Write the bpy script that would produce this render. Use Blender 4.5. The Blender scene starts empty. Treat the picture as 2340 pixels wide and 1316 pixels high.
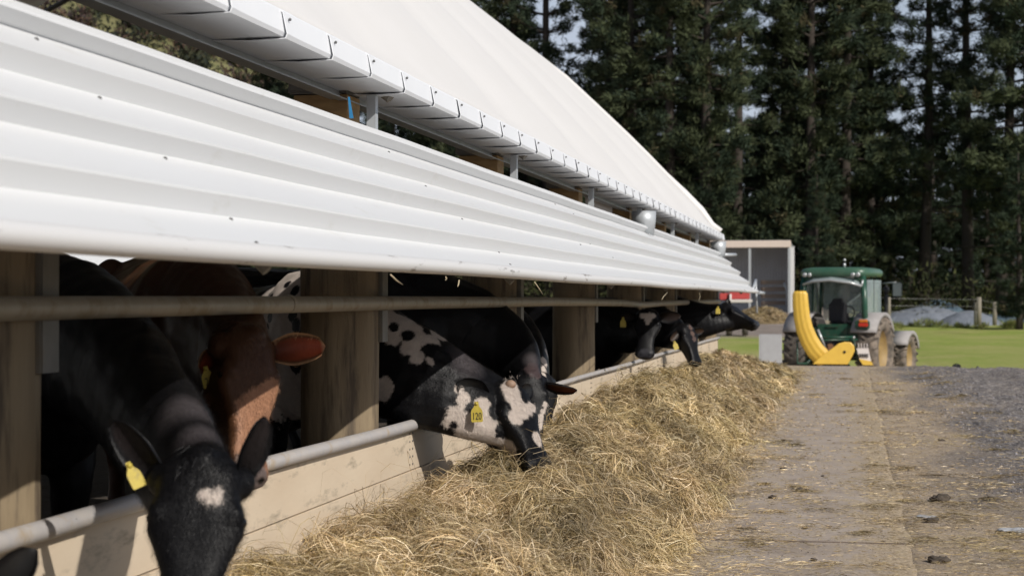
import bpy, bmesh, math, random
import numpy as np
from mathutils import Vector, Matrix, Euler
from mathutils.bvhtree import BVHTree
R = math.radians
rng = np.random.default_rng(7)
random.seed(7)
sc = bpy.context.scene
col = sc.collection

# ------------------------------------------------------------------ camera, sky, sun
F = 3900.0; CX = 1170.0; CY = 658.0; HZ = 683.0
TH = math.atan(775.0 / F); PITCH = math.atan((HZ - CY) / F)
CAMZ = 1.28
cam_d = bpy.data.cameras.new('camera'); cam = bpy.data.objects.new('camera', cam_d); col.objects.link(cam)
cam_d.sensor_width = 36; cam_d.lens = 36 * F / 2340
cam_d.clip_start = .05; cam_d.clip_end = 3000
cam.location = (0, 0, CAMZ)
cam.rotation_euler = (math.pi / 2 + PITCH, 0, TH)
cam_d.dof.use_dof = True; cam_d.dof.focus_distance = 8.8; cam_d.dof.aperture_fstop = 4.5
sc.camera = cam
SUN_EL = R(34); SUN_AZ = R(-40)       # azimuth measured from +X towards +Y
sd = Vector((math.cos(SUN_EL) * math.cos(SUN_AZ), math.cos(SUN_EL) * math.sin(SUN_AZ), math.sin(SUN_EL)))
sun_d = bpy.data.lights.new('sun', 'SUN'); sun = bpy.data.objects.new('sun', sun_d); col.objects.link(sun)
sun_d.energy = 3.6; sun_d.angle = R(.53); sun_d.color = (1, .95, .88)
sun.rotation_euler = sd.to_track_quat('Z', 'Y').to_euler()
w = bpy.data.worlds.new('World'); sc.world = w; w.use_nodes = True
nt = w.node_tree; bg = nt.nodes['Background']
sk = nt.nodes.new('ShaderNodeTexSky'); sk.sky_type = 'NISHITA'; sk.sun_disc = False
sk.sun_elevation = SUN_EL; sk.sun_rotation = math.atan2(sd.x, sd.y)
sk.air_density = 1.0; sk.dust_density = 1.5; sk.ozone_density = 1.2
# pale tone added to brighten the sky low over the horizon, blue above
tcw = nt.nodes.new('ShaderNodeTexCoord'); sx = nt.nodes.new('ShaderNodeSeparateXYZ'); nt.links.new(tcw.outputs['Generated'], sx.inputs[0])
mrw = nt.nodes.new('ShaderNodeMapRange'); mrw.inputs[1].default_value = .12; mrw.inputs[2].default_value = .5; mrw.inputs[3].default_value = .85; mrw.inputs[4].default_value = 0.0; nt.links.new(sx.outputs[2], mrw.inputs[0])
nzw = nt.nodes.new('ShaderNodeTexNoise'); nzw.inputs['Scale'].default_value = 4; nt.links.new(tcw.outputs['Generated'], nzw.inputs['Vector'])
mlw = nt.nodes.new('ShaderNodeMath'); mlw.operation = 'MULTIPLY'; nt.links.new(mrw.outputs[0], mlw.inputs[0])
mr2 = nt.nodes.new('ShaderNodeMapRange'); mr2.inputs[1].default_value = .3; mr2.inputs[2].default_value = .6; mr2.inputs[3].default_value = .7; nt.links.new(nzw.outputs[0], mr2.inputs[0]); nt.links.new(mr2.outputs[0], mlw.inputs[1])
mxw = nt.nodes.new('ShaderNodeMix'); mxw.data_type = 'RGBA'; nt.links.new(mlw.outputs[0], mxw.inputs[0]); nt.links.new(sk.outputs[0], mxw.inputs[6]); mxw.inputs[7].default_value = (8.0, 8.8, 10.4, 1)
nt.links.new(mxw.outputs[2], bg.inputs[0]); bg.inputs[1].default_value = .065
sc.view_settings.view_transform = 'Standard'; sc.view_settings.look = 'None'
sc.view_settings.exposure = 0.15; sc.view_settings.gamma = 1

fwd = Vector((-math.sin(TH) * math.cos(PITCH), math.cos(TH) * math.cos(PITCH), math.sin(PITCH)))
rgt = Vector((math.cos(TH), math.sin(TH), 0)); upv = rgt.cross(fwd)
CAM = Vector((0, 0, CAMZ))
def ray(px, py): return fwd + rgt * ((px - CX) / F) + upv * ((CY - py) / F)
def PX(px, py, X): d = ray(px, py); return CAM + d * (X / d.x)
def PD(px, py, D): return CAM + ray(px, py) * D
def PY(px, py, Y): d = ray(px, py); return CAM + d * (Y / d.y)

# ------------------------------------------------------------------ helpers
def link(o, parent=None):
    col.objects.link(o)
    if parent is not None: o.parent = parent
    return o
def tag(o, label=None, cat=None, group=None, kind=None):
    if label: o['label'] = label
    if cat: o['category'] = cat
    if group: o['group'] = group
    if kind: o['kind'] = kind
    return o
def thing(name, label, cat, loc=(0, 0, 0), rz=0, group=None):
    o = bpy.data.objects.new(name, None); link(o); o.location = loc; o.rotation_euler = (0, 0, rz)
    o.empty_display_size = .2
    return tag(o, label, cat, group)
def npmesh(name, V, Fq, cols=None, smooth=False, attr='Col'):
    """V (n,3), Fq (m,k) constant k"""
    me = bpy.data.meshes.new(name)
    V = np.asarray(V, np.float32); Fq = np.asarray(Fq, np.int32)
    k = Fq.shape[1]
    me.vertices.add(len(V)); me.vertices.foreach_set('co', V.ravel())
    me.loops.add(Fq.size); me.loops.foreach_set('vertex_index', Fq.ravel())
    me.polygons.add(len(Fq)); me.polygons.foreach_set('loop_start', np.arange(0, Fq.size, k, dtype=np.int32))
    me.polygons.foreach_set('loop_total', np.full(len(Fq), k, np.int32))
    if smooth: me.polygons.foreach_set('use_smooth', np.ones(len(Fq), bool))
    me.update(calc_edges=True)
    if cols is not None:
        a = me.color_attributes.new(attr, 'FLOAT_COLOR', 'POINT')
        c = np.ones((len(V), 4), np.float32); c[:, :3] = cols
        a.data.foreach_set('color', c.ravel())
    me.validate()
    return me
def mobj(name, me, mat, parent=None, loc=None):
    o = bpy.data.objects.new(name, me)
    if mat and not me.materials: me.materials.append(mat)
    link(o, parent)
    if loc is not None: o.location = loc
    return o
class MB:
    def __init__(s): s.b = bmesh.new()
    def box(s, c, size, rot=None, bev=0):
        m = Matrix.Translation(c)
        if rot is not None: m = m @ (rot.to_4x4() if isinstance(rot, Matrix) else Euler(rot).to_matrix().to_4x4())
        m = m @ Matrix.Diagonal((size[0], size[1], size[2], 1))
        r = bmesh.ops.create_cube(s.b, size=1, matrix=m)
        if bev:
            es = list({e for v in r['verts'] for e in v.link_edges})
            bmesh.ops.bevel(s.b, geom=es, offset=bev, segments=2, affect='EDGES', clamp_overlap=True)
        return s
    def tube(s, pts, r, n=10, cap=True):
        pts = [Vector(p) for p in pts]; rr = r if isinstance(r, (list, tuple)) else [r] * len(pts)
        rings = []; prev = None
        for i, p in enumerate(pts):
            t = (pts[min(i + 1, len(pts) - 1)] - pts[max(i - 1, 0)]).normalized()
            if prev is None:
                a = Vector((0, 0, 1)) if abs(t.z) < .9 else Vector((1, 0, 0))
            else: a = prev
            u = (a - t * a.dot(t)).normalized(); v = t.cross(u); prev = u
            rings.append([s.b.verts.new(p + (u * math.cos(2 * math.pi * k / n) + v * math.sin(2 * math.pi * k / n)) * rr[i]) for k in range(n)])
        for A, B in zip(rings, rings[1:]):
            for k in range(n): f = s.b.faces.new((A[k], A[(k + 1) % n], B[(k + 1) % n], B[k])); f.smooth = True
        if cap: s.b.faces.new(rings[0][::-1]); s.b.faces.new(rings[-1])
        return s
    def rings(s, rings, cap=True, smooth=True):
        R_ = [[s.b.verts.new(p) for p in r] for r in rings]; n = len(R_[0])
        for A, B in zip(R_, R_[1:]):
            for k in range(n): f = s.b.faces.new((A[k], A[(k + 1) % n], B[(k + 1) % n], B[k])); f.smooth = smooth
        if cap: s.b.faces.new(R_[0][::-1]); s.b.faces.new(R_[-1])
        return s
    def ball(s, c, r, seg=14, M=None):
        sc3 = r if isinstance(r, (list, tuple, Vector)) else (r, r, r)
        m = Matrix.Translation(c) @ (M.to_4x4() if M is not None else Matrix.Identity(4)) @ Matrix.Diagonal((*sc3, 1))
        q = bmesh.ops.create_uvsphere(s.b, u_segments=seg, v_segments=max(6, seg // 2 + 2), radius=1, matrix=m)
        for v in q['verts']:
            for f in v.link_faces: f.smooth = True
        return s
    def prism(s, outline, vec, smooth=False):
        """extrude closed outline (list of Vector) by vec"""
        A = [s.b.verts.new(Vector(p)) for p in outline]; B = [s.b.verts.new(Vector(p) + Vector(vec)) for p in outline]; n = len(A)
        for k in range(n): f = s.b.faces.new((A[k], A[(k + 1) % n], B[(k + 1) % n], B[k])); f.smooth = smooth
        s.b.faces.new(A[::-1]); s.b.faces.new(B)
        return s
    def lathe(s, prof, c=(0, 0, 0), axis='x', n=32, smooth=True):
        c = Vector(c); rs = []
        for k in range(n):
            a = 2 * math.pi * k / n; q = []
            for (h, r) in prof:
                if axis == 'x': p = Vector((h, r * math.cos(a), r * math.sin(a)))
                else: p = Vector((r * math.cos(a), r * math.sin(a), h))
                q.append(s.b.verts.new(c + p))
            rs.append(q)
        for k in range(n):
            A, B = rs[k], rs[(k + 1) % n]
            for j in range(len(prof) - 1):
                f = s.b.faces.new((A[j], A[j + 1], B[j + 1], B[j])); f.smooth = smooth
        return s
    def build(s, name, mat, parent=None, loc=None, fix=True):
        if fix: bmesh.ops.recalc_face_normals(s.b, faces=s.b.faces)
        me = bpy.data.meshes.new(name); s.b.to_mesh(me); s.b.free()
        return mobj(name, me, mat, parent, loc)

# vectorised value noise
def _h(ix, iy, seed):
    n = (ix.astype(np.int64) * 374761393 + iy.astype(np.int64) * 668265263 + seed * 1442695041) & 0xffffffff
    n = ((n ^ (n >> 13)) * 1274126177) & 0xffffffff
    return ((n ^ (n >> 16)) & 0xffffff) / float(0xffffff)
def vn(x, y, seed=0):
    ix = np.floor(x); iy = np.floor(y); fx = x - ix; fy = y - iy
    fx = fx * fx * (3 - 2 * fx); fy = fy * fy * (3 - 2 * fy)
    a = _h(ix, iy, seed); b = _h(ix + 1, iy, seed); c = _h(ix, iy + 1, seed); d = _h(ix + 1, iy + 1, seed)
    return (a * (1 - fx) + b * fx) * (1 - fy) + (c * (1 - fx) + d * fx) * fy - .5
def fbm(x, y, o=4, seed=0):
    s = 0; a = 1
    for k in range(o): s = s + a * vn(x * 2 ** k, y * 2 ** k, seed + k * 17); a *= .5
    return s
def sst(a, b, x): t = np.clip((x - a) / (b - a), 0, 1); return t * t * (3 - 2 * t)

# ------------------------------------------------------------------ materials
def mat(name, color=(.5, .5, .5), rough=.6, metal=0, noise=None, bump=None, attr=None, spec=.5, coord='Object', sheen=0, stretch=None, dirt=None):
    """noise=(scale, amount, second colour); bump=(scale,strength,distance); dirt=(scale,lo,hi,colour)"""
    m = bpy.data.materials.new(name); m.use_nodes = True; t = m.node_tree; N = t.nodes; Lk = t.links
    p = N['Principled BSDF']; p.inputs['Roughness'].default_value = rough; p.inputs['Metallic'].default_value = metal
    p.inputs['Specular IOR Level'].default_value = spec
    if sheen: p.inputs['Sheen Weight'].default_value = sheen; p.inputs['Sheen Roughness'].default_value = .4
    tc = N.new('ShaderNodeTexCoord'); mp = N.new('ShaderNodeMapping'); Lk.new(tc.outputs[coord], mp.inputs[0])
    if stretch: mp.inputs['Scale'].default_value = stretch
    src = None
    if attr:
        a = N.new('ShaderNodeVertexColor'); a.layer_name = attr; src = a.outputs[0]
    def mix(fac, A, B, bt='MIX'):
        x = N.new('ShaderNodeMix'); x.data_type = 'RGBA'; x.blend_type = bt
        if isinstance(fac, (int, float)): x.inputs[0].default_value = fac
        else: Lk.new(fac, x.inputs[0])
        for i, q in ((6, A), (7, B)):
            if isinstance(q, tuple): x.inputs[i].default_value = (*q, 1)
            else: Lk.new(q, x.inputs[i])
        return x.outputs[2]
    def noi(scale, detail=5, rg=.6):
        n = N.new('ShaderNodeTexNoise'); n.inputs['Scale'].default_value = scale; n.inputs['Detail'].default_value = detail
        n.inputs['Roughness'].default_value = rg; Lk.new(mp.outputs[0], n.inputs['Vector']); return n.outputs[0]
    def ramp(s, lo, hi):
        r = N.new('ShaderNodeMapRange'); r.inputs[1].default_value = lo; r.inputs[2].default_value = hi; Lk.new(s, r.inputs[0]); r.clamp = True
        return r.outputs[0]
    base = src if src else tuple(color)
    if noise:
        f = ramp(noi(noise[0]), .5 - noise[1] / 2 if noise[1] else .3, .5 + noise[1] / 2)
        if src: base = mix(1.0, base, mix(f, (1, 1, 1), tuple(noise[2])), 'MULTIPLY')
        else: base = mix(f, base, tuple(noise[2]))
    if dirt: base = mix(ramp(noi(dirt[0], 8, .65), dirt[1], dirt[2]), base, tuple(dirt[3]))
    if isinstance(base, tuple): p.inputs['Base Color'].default_value = (*base, 1)
    else: Lk.new(base, p.inputs['Base Color'])
    if bump:
        b = N.new('ShaderNodeBump'); b.inputs['Strength'].default_value = bump[1]; b.inputs['Distance'].default_value = bump[2]
        Lk.new(noi(bump[0], 6), b.inputs['Height']); Lk.new(b.outputs[0], p.inputs['Normal'])
    return m
M = {}
M['membrane'] = mat('membrane', (.73, .715, .70), .55, noise=(1.2, .5, (.70, .685, .665)), bump=(2.5, .15, .02), spec=.3)
M['white_sheet'] = mat('white_sheet', (.69, .70, .71), .42, noise=(.8, .6, (.675, .68, .68)), dirt=(6, .62, .85, (.55, .54, .50)), stretch=(.6, .5, 1.6), spec=.4)
M['white_tube'] = mat('white_tube', (.66, .655, .65), .45, dirt=(3, .60, .66, (.28, .26, .24)), stretch=(6, .8, 6))
M['flashing'] = mat('flashing', (.76, .78, .81), .45, 0, noise=(2.5, .5, (.80, .815, .84)), bump=(3, .12, .01))
M['galv'] = mat('galv', (.21, .195, .17), .6, .1, noise=(9, .5, (.14, .13, .11)), dirt=(5, .55, .75, (.2, .15, .09)))
M['galv_light'] = mat('galv_light', (.5, .53, .55), .45, .3, noise=(7, .5, (.4, .42, .44)))
M['rail'] = mat('rail', (.36, .32, .26), .5, .2, noise=(12, .5, (.30, .26, .19)), dirt=(8, .5, .7, (.22, .165, .09)), bump=(40, .2, .002))
M['rail_pale'] = mat('rail_pale', (.52, .48, .44), .5, .15, noise=(12, .5, (.42, .41, .42)), dirt=(8, .55, .7, (.42, .33, .22)), bump=(40, .2, .002))
M['pole'] = mat('pole', (.27, .21, .13), .8, noise=(5, .5, (.19, .14, .085)), dirt=(4, .52, .64, (.10, .075, .05)), stretch=(3, 3, .35), bump=(12, .5, .01))
M['board'] = mat('board', (.65, .545, .41), .75, noise=(3, .5, (.57, .46, .335)), dirt=(5, .56, .68, (.36, .30, .22)), stretch=(1, .6, 2.2), bump=(25, .2, .003))
M['ply'] = mat('ply', (.52, .33, .14), .7, noise=(6, .4, (.28, .17, .07)), stretch=(1, 1, 3))
M['screw'] = mat('screw', (.12, .12, .12), .5, .5)
M['blue'] = mat('blue', (.02, .17, .35), .6)
M['cow'] = mat('cow', attr='Col', rough=.42, spec=.17, noise=(30, .6, (.75, .74, .76)), bump=(140, .3, .004))
M['eye'] = mat('eye', (.006, .005, .005), .08, spec=.6)
M['horn'] = mat('horn', (.33, .22, .15), .6, noise=(40, .5, (.2, .13, .09)))
M['tag_yellow'] = mat('tag_yellow', (.52, .42, .06), .5, noise=(30, .5, (.40, .30, .05)), dirt=(25, .55, .7, (.22, .17, .07)))
M['ink'] = mat('ink', (.03, .03, .02), .7)
M['hay'] = mat('hay', attr='Col', rough=.5, spec=.4)
M['haybase'] = mat('haybase', (.10, .07, .03), .9, noise=(14, .5, (.22, .165, .085)), bump=(30, 1, .03))
M['needles'] = mat('needles', attr='Col', rough=.75, spec=.15)
M['bark'] = mat('bark', (.045, .036, .03), .9, noise=(3, .5, (.04, .03, .022)))
M['scrub'] = mat('scrub', attr='Col', rough=.9, spec=.1)
M['concrete_pad'] = None
M['tgreen'] = mat('tgreen', (.012, .072, .042), .36, noise=(4, .5, (.02, .07, .045)), dirt=(6, .5, .8, (.10, .10, .07)))
M['tblack'] = mat('tblack', (.015, .015, .016), .5)
M['rubber'] = mat('rubber', (.045, .04, .037), .8, noise=(8, .4, (.13, .11, .09)), bump=(30, .4, .01))
M['mudrubber'] = mat('mudrubber', (.25, .20, .155), .85, noise=(6, .3, (.07, .06, .05)), bump=(30, .4, .01))
M['rim'] = mat('rim', (.36, .24, .08), .6, noise=(8, .5, (.22, .15, .07)))
M['fender'] = mat('fender', (.36, .34, .33), .6, noise=(5, .5, (.28, .26, .25)))
M['yellow'] = mat('yellow', (.72, .47, .07), .38, noise=(6, .6, (.64, .40, .06)), dirt=(9, .6, .8, (.42, .26, .06)))
M['red_lens'] = mat('red_lens', (.55, .04, .02), .25)
M['orange_lens'] = mat('orange_lens', (.7, .22, .03), .25)
M['pale_metal'] = mat('pale_metal', (.5, .52, .52), .3, .4)
M['glass'] = mat('glass', (.42, .50, .50), .10, spec=1.0)
g = M['glass'].node_tree.nodes['Principled BSDF']; g.inputs['Alpha'].default_value = .42
M['seatblack'] = mat('seatblack', (.02, .02, .024), .7)
M['shedwall'] = mat('shedwall', (.56, .56, .58), .6, noise=(1.5, .5, (.44, .43, .43)), stretch=(1, 1, .3))
M['cream'] = mat('cream', (.66, .55, .47), .6, noise=(2, .5, (.6, .5, .43)))
M['timber'] = mat('timber', (.16, .10, .06), .85, noise=(3, .5, (.25, .21, .18)), stretch=(.4, 1, 4))
M['redpaint'] = mat('redpaint', (.5, .07, .06), .5, noise=(3, .5, (.4, .05, .05)))
M['whitepaint'] = mat('whitepaint', (.62, .57, .54), .6)
M['tarp'] = mat('tarp', (.24, .26, .30), .5, noise=(2.2, .5, (.15, .17, .20)), bump=(3, .7, .1))
M['tarp_dark'] = mat('tarp_dark', (.10, .15, .19), .5, noise=(2, .5, (.07, .10, .13)), bump=(3, .6, .1))
M['fencewood'] = mat('fencewood', (.26, .23, .18), .85, noise=(8, .5, (.17, .15, .12)), stretch=(3, 3, .4))
M['wire'] = mat('wire', (.3, .3, .3), .5, .5)
M['stone'] = mat('stone', attr='Col', rough=.85, spec=.3)
M['clod'] = mat('clod', (.05, .04, .032), .9, noise=(20, .5, (.09, .07, .05)), bump=(40, .8, .01))
M['bluestone'] = mat('bluestone', (.42, .43, .44), .7, noise=(6, .5, (.36, .36, .37)))
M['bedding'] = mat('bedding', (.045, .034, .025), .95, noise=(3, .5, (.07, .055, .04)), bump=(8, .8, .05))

# ------------------------------------------------------------------ terrain
def TZ(x, y):
    x = np.asarray(x, float); y = np.asarray(y, float)
    crest = 33.2 - .012 * np.maximum(x, 0) * 10
    base = -.085 * np.clip(y - crest, 0, 10)
    rr = sst(50, 100, y) * .95 + np.maximum(y - 100, 0) * .008
    ll = .72 * sst(44, 60, y) + .75 * sst(58, 80, y) + np.maximum(y - 90, 0) * .004
    k = sst(-2.0, 1.5, x - (y - 44) * .01)
    z = base + np.where(y > 44, ll * (1 - k) + rr * k, 0)
    wav = sst(44, 60, y) * (.12 * vn(x * .12, y * .12, 5) + .05 * vn(x * .5, y * .5, 6))
    z = z + wav
    return z
def near_detail(x, y):
    g = sst(.28, .5, x)
    rut = .02 * np.exp(-((x - 1.25 - .004 * y) / .3) ** 2) - .02 * np.exp(-((x - 2.3) / .35) ** 2)
    n = .05 * fbm(x * 1.3, y * 1.3, 3, 3) + .045 * fbm(x * 6, y * 6, 3, 9) + .022 * vn(x * 19, y * 19, 12)
    amp = .35 + .65 * sst(.9, 1.6, x + .3 * vn(x * 0 + 3, y * .4, 8))
    return g * (rut + n * amp * (1 - sst(34, 45, y))) 
xs = np.concatenate([-np.geomspace(3, 900, 34)[::-1], np.arange(-2.8, .2, .2), np.arange(.2, 6.2, .045), np.geomspace(6.3, 900, 40)])
ys = np.concatenate([-np.geomspace(2, 400, 14)[::-1], np.arange(-1.5, 6.5, .25), np.arange(6.5, 35, .055), np.arange(35, 60, .4), np.geomspace(60.5, 2200, 90)])
Xg, Yg = np.meshgrid(xs, ys)
Zg = TZ(Xg, Yg) + near_detail(Xg, Yg)
inpad = (Xg < .28) & (Yg < 33.5)
Zg = np.where(inpad, -.03, Zg)
nx, ny = len(xs), len(ys)
V = np.stack([Xg.ravel(), Yg.ravel(), Zg.ravel()], 1)
i = (np.arange(ny - 1)[:, None] * nx + np.arange(nx - 1)[None, :]).ravel()
Fq = np.stack([i, i + 1, i + nx + 1, i + nx], 1)
x_, y_ = V[:, 0], V[:, 1]
k = sst(-2.5, .5, x_ - (y_ - 44) * .01)
gR = k * sst(44.5, 46.5, y_ + 1.5 * vn(x_ * .3, y_ * .3, 2))
gL = (1 - k) * (sst(50, 54, y_) - sst(60, 64, y_ + 3 * vn(x_ * .2, y_ * .2, 4)))
grass_m = np.clip(gR + gL, 0, 1)
gravel_m = sst(.62, 1.35, x_ + .8 * fbm(x_ * 1.3, y_ * .5, 4, 21) + .2 * sst(20, 34, y_)) * (1 - sst(42, 46, y_))
gravel_m = np.maximum(gravel_m, .8 * sst(25, 33, y_) * sst(.3, 1.2, x_) * (1 - sst(42, 46, y_)))
yard_m = (1 - k) * sst(60, 63, y_)
cols = np.stack([grass_m, gravel_m, yard_m], 1)
me = npmesh('ground', V, Fq, cols, smooth=True)
gm = bpy.data.materials.new('ground'); gm.use_nodes = True
t = gm.node_tree; N = t.nodes; Lk = t.links; P = N['Principled BSDF']; P.inputs['Roughness'].default_value = .95; P.inputs['Specular IOR Level'].default_value = .15
va = N.new('ShaderNodeVertexColor'); va.layer_name = 'Col'; sep = N.new('ShaderNodeSeparateColor'); Lk.new(va.outputs[0], sep.inputs[0])
tc = N.new('ShaderNodeTexCoord')
def NO(scale, det=6, rg=.6, st=None):
    n = N.new('ShaderNodeTexNoise'); n.inputs['Scale'].default_value = scale; n.inputs['Detail'].default_value = det; n.inputs['Roughness'].default_value = rg
    if st:
        mp = N.new('ShaderNodeMapping'); mp.inputs['Scale'].default_value = st; Lk.new(tc.outputs['Object'], mp.inputs[0]); Lk.new(mp.outputs[0], n.inputs['Vector'])
    else: Lk.new(tc.outputs['Object'], n.inputs['Vector'])
    return n.outputs[0]
def RP(s, stops):
    r = N.new('ShaderNodeValToRGB'); Lk.new(s, r.inputs[0]); e = r.color_ramp.elements
    while len(e) < len(stops): e.new(.5)
    for q, (p, c) in zip(e, stops): q.position = p; q.color = (*c, 1)
    return r.outputs[0]
def MX(f, A, B):
    x = N.new('ShaderNodeMix'); x.data_type = 'RGBA'; Lk.new(f, x.inputs[0]); Lk.new(A, x.inputs[6]); Lk.new(B, x.inputs[7]); return x.outputs[2]
litter = MX(RP(NO(9, 8, .75), [(.42, (0, 0, 0)), (.62, (1, 1, 1))]), RP(NO(5, 8, .75), [(.3, (.24, .19, .14)), (.5, (.42, .34, .26)), (.7, (.53, .44, .35))]), RP(NO(70, 3), [(.35, (.28, .21, .13)), (.6, (.55, .43, .29))]))
gravel = MX(RP(NO(2.2, 8, .75), [(.42, (0, 0, 0)), (.6, (1, 1, 1))]), RP(NO(26, 8, .75), [(.34, (.04, .036, .037)), (.5, (.16, .148, .148)), (.66, (.38, .355, .34))]), RP(NO(26, 8, .75), [(.34, (.08, .065, .055)), (.5, (.24, .21, .185)), (.66, (.42, .375, .33))]))
grassc = MX(RP(NO(.35, 4), [(.4, (0, 0, 0)), (.62, (1, 1, 1))]), RP(NO(3, 8, .7), [(.3, (.20, .26, .05)), (.7, (.31, .37, .085))]), RP(NO(5, 8, .7), [(.3, (.27, .30, .075)), (.7, (.40, .38, .15))]))
yard = RP(NO(1.2, 8, .7), [(.3, (.20, .17, .15)), (.7, (.32, .27, .235))])
c = MX(sep.outputs[1], litter, gravel); c = MX(sep.outputs[0], c, grassc); c = MX(sep.outputs[2], c, yard)
Lk.new(c, P.inputs['Base Color'])
bp = N.new('ShaderNodeBump'); bp.inputs['Strength'].default_value = .8; bp.inputs['Distance'].default_value = .03; Lk.new(NO(40, 6, .7), bp.inputs['Height']); Lk.new(bp.outputs[0], P.inputs['Normal'])
ground = mobj('ground', me, gm); tag(ground, kind='structure')

# concrete pad (feed lane)
def grid(name, xs, ys, zf, mat_, xf=None):
    X, Y = np.meshgrid(xs, ys); Z = zf(X, Y); nx = len(xs)
    if xf is not None: X = xf(X, Y)
    V = np.stack([X.ravel(), Y.ravel(), Z.ravel()], 1)
    i = (np.arange(len(ys) - 1)[:, None] * nx + np.arange(nx - 1)[None, :]).ravel()
    return npmesh(name, V, np.stack([i, i + 1, i + nx + 1, i + nx], 1), smooth=True)
pm = bpy.data.materials.new('concrete'); pm.use_nodes = True
t = pm.node_tree; N = t.nodes; Lk = t.links; P = N['Principled BSDF']; P.inputs['Roughness'].default_value = .85; P.inputs['Specular IOR Level'].default_value = .25
tc = N.new('ShaderNodeTexCoord')
cbase = RP(NO(2.2, 8, .7), [(.3, (.30, .245, .20)), (.5, (.40, .335, .28)), (.75, (.48, .415, .355))])
straw = RP(NO(60, 4, .7, (1, .6, 1)), [(.35, (.27, .20, .13)), (.6, (.52, .42, .29))])
xyz = N.new('ShaderNodeSeparateXYZ'); Lk.new(tc.outputs['Object'], xyz.inputs[0])
mr = N.new('ShaderNodeMapRange'); m1_ = N.new('ShaderNodeMath'); m1_.operation = 'ADD'; m1_.inputs[1].default_value = .33; Lk.new(xyz.outputs[0], m1_.inputs[0])
m2_ = N.new('ShaderNodeMath'); m2_.operation = 'ABSOLUTE'; Lk.new(m1_.outputs[0], m2_.inputs[0])
mr.inputs[1].default_value = .62; mr.inputs[2].default_value = .2; mr.inputs[3].default_value = .24; mr.inputs[4].default_value = .02; Lk.new(m2_.outputs[0], mr.inputs[0])
ad = N.new('ShaderNodeMath'); ad.operation = 'ADD'; Lk.new(mr.outputs[0], ad.inputs[0]); Lk.new(NO(9, 8, .75, (1, .5, 1)), ad.inputs[1])
cc = MX(RP(ad.outputs[0], [(.52, (0, 0, 0)), (.68, (1, 1, 1))]), cbase, straw)
dk = RP(NO(45, 3, .6), [(.66, (0, 0, 0)), (.72, (1, 1, 1))])
dark = N.new('ShaderNodeRGB'); dark.outputs[0].default_value = (.10, .08, .065, 1)
cc = MX(dk, cc, dark.outputs[0])
Lk.new(cc, P.inputs['Base Color'])
bp = N.new('ShaderNodeBump'); bp.inputs['Strength'].default_value = .5; bp.inputs['Distance'].default_value = .012; Lk.new(NO(55, 6, .7), bp.inputs['Height']); Lk.new(bp.outputs[0], P.inputs['Normal'])
def padz(X, Y): return .004 + .004 * fbm(X * 3, Y * 3, 3, 77) - .007 * sst(.285, .31, X)
def padx(X, Y): return X + np.where(X > .25, .035 * fbm(X * 0 + 1, Y * 1.5, 4, 31), 0)
yb = [3.0]; 
for a in (6.95, 7.75, 9.55, 12.6, 15.7, 19, 23, 28): yb += [a]
pys = np.unique(np.round(np.concatenate([np.arange(-6, 34.3, .12), np.array(yb)]), 3))
pad_mesh = grid('pad', np.concatenate([np.arange(-2.3, .2, .1), [.2, .24, .27, .285, .31]]), pys, lambda X, Y: padz(X, Y) - .085 * np.clip(Y - 33.2, 0, 10), pm, padx)
pad = mobj('concrete_lane', pad_mesh, pm); tag(pad, kind='structure')
# expansion joints
jm = MB()
for y in (7.35, 9.1): jm.box((-.35, y, .008), (1.24, .006, .006), rot=(0, 0, .01))
tag(jm.build('lane_joints', mat('joint', (.17, .135, .11), .9)), kind='structure')
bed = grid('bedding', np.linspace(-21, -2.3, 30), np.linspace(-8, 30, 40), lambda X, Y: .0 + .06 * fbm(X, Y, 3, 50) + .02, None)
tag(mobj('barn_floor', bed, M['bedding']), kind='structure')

# ------------------------------------------------------------------ barn
CT = math.cos(TH)
Y0, Y1 = -8.0, 29.6; BAY = 3.56
barn = thing('barn', 'long open sided cow barn with a curved white fabric roof and timber poles', 'barn', (-2.45, 4.45, 0))
BL = Vector(barn.location)
def bpart(mb, name, m): 
    o = mb.build(name, m, barn); o.location = -BL; return o
# roof membrane
prof = [(2.16, 1.10), (2.22, 1.13), (2.375, 1.25), (2.57, 1.5), (2.86, 1.80), (3.155, 2.13), (3.51, 2.5), (3.86, 2.85), (4.36, 3.33), (4.92, 3.86), (5.59, 4.39)]
for a in np.linspace(6.1, 11, 9): prof.append((a, 4.39 + .77 * ((a - 5.59) - (a - 5.59) ** 2 / (2 * 5.41))))
zr = prof[-1][1]
prof = prof + [(22.0 - a, b) for a, b in prof[-2::-1]]
prof = np.array(prof)
ysr = np.arange(Y0, Y1 + .001, BAY / 12)
seam = ((ysr - (4.45)) / BAY) % 1.0
bil = .05 * np.sin(np.pi * seam) ** .7
PXr = np.repeat(prof[None, :, 0], len(ysr), 0); PZr = np.repeat(prof[None, :, 1], len(ysr), 0)
tt = np.linspace(0, 1, len(prof))
nrm = np.gradient(prof[:, 0]), np.gradient(prof[:, 1])
nl = np.hypot(*nrm); nxp, nzp = -nrm[1] / nl, nrm[0] / nl
edge = np.clip(np.sin(np.pi * tt) * 8, 0, 1)
PXr = PXr + (bil[:, None] * edge[None, :]) * nxp[None, :]; PZr = PZr + (bil[:, None] * edge[None, :]) * nzp[None, :]
V = np.stack([-PXr.ravel(), np.repeat(ysr, len(prof)), PZr.ravel() + CAMZ], 1)
n_ = len(prof); i = (np.arange(len(ysr) - 1)[:, None] * n_ + np.arange(n_ - 1)[None, :]).ravel()
me = npmesh('roof_membrane', V - np.array(BL), np.stack([i, i + 1, i + n_ + 1, i + n_], 1), smooth=True)
ro = mobj('roof_membrane', me, M['membrane'], barn)
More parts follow.
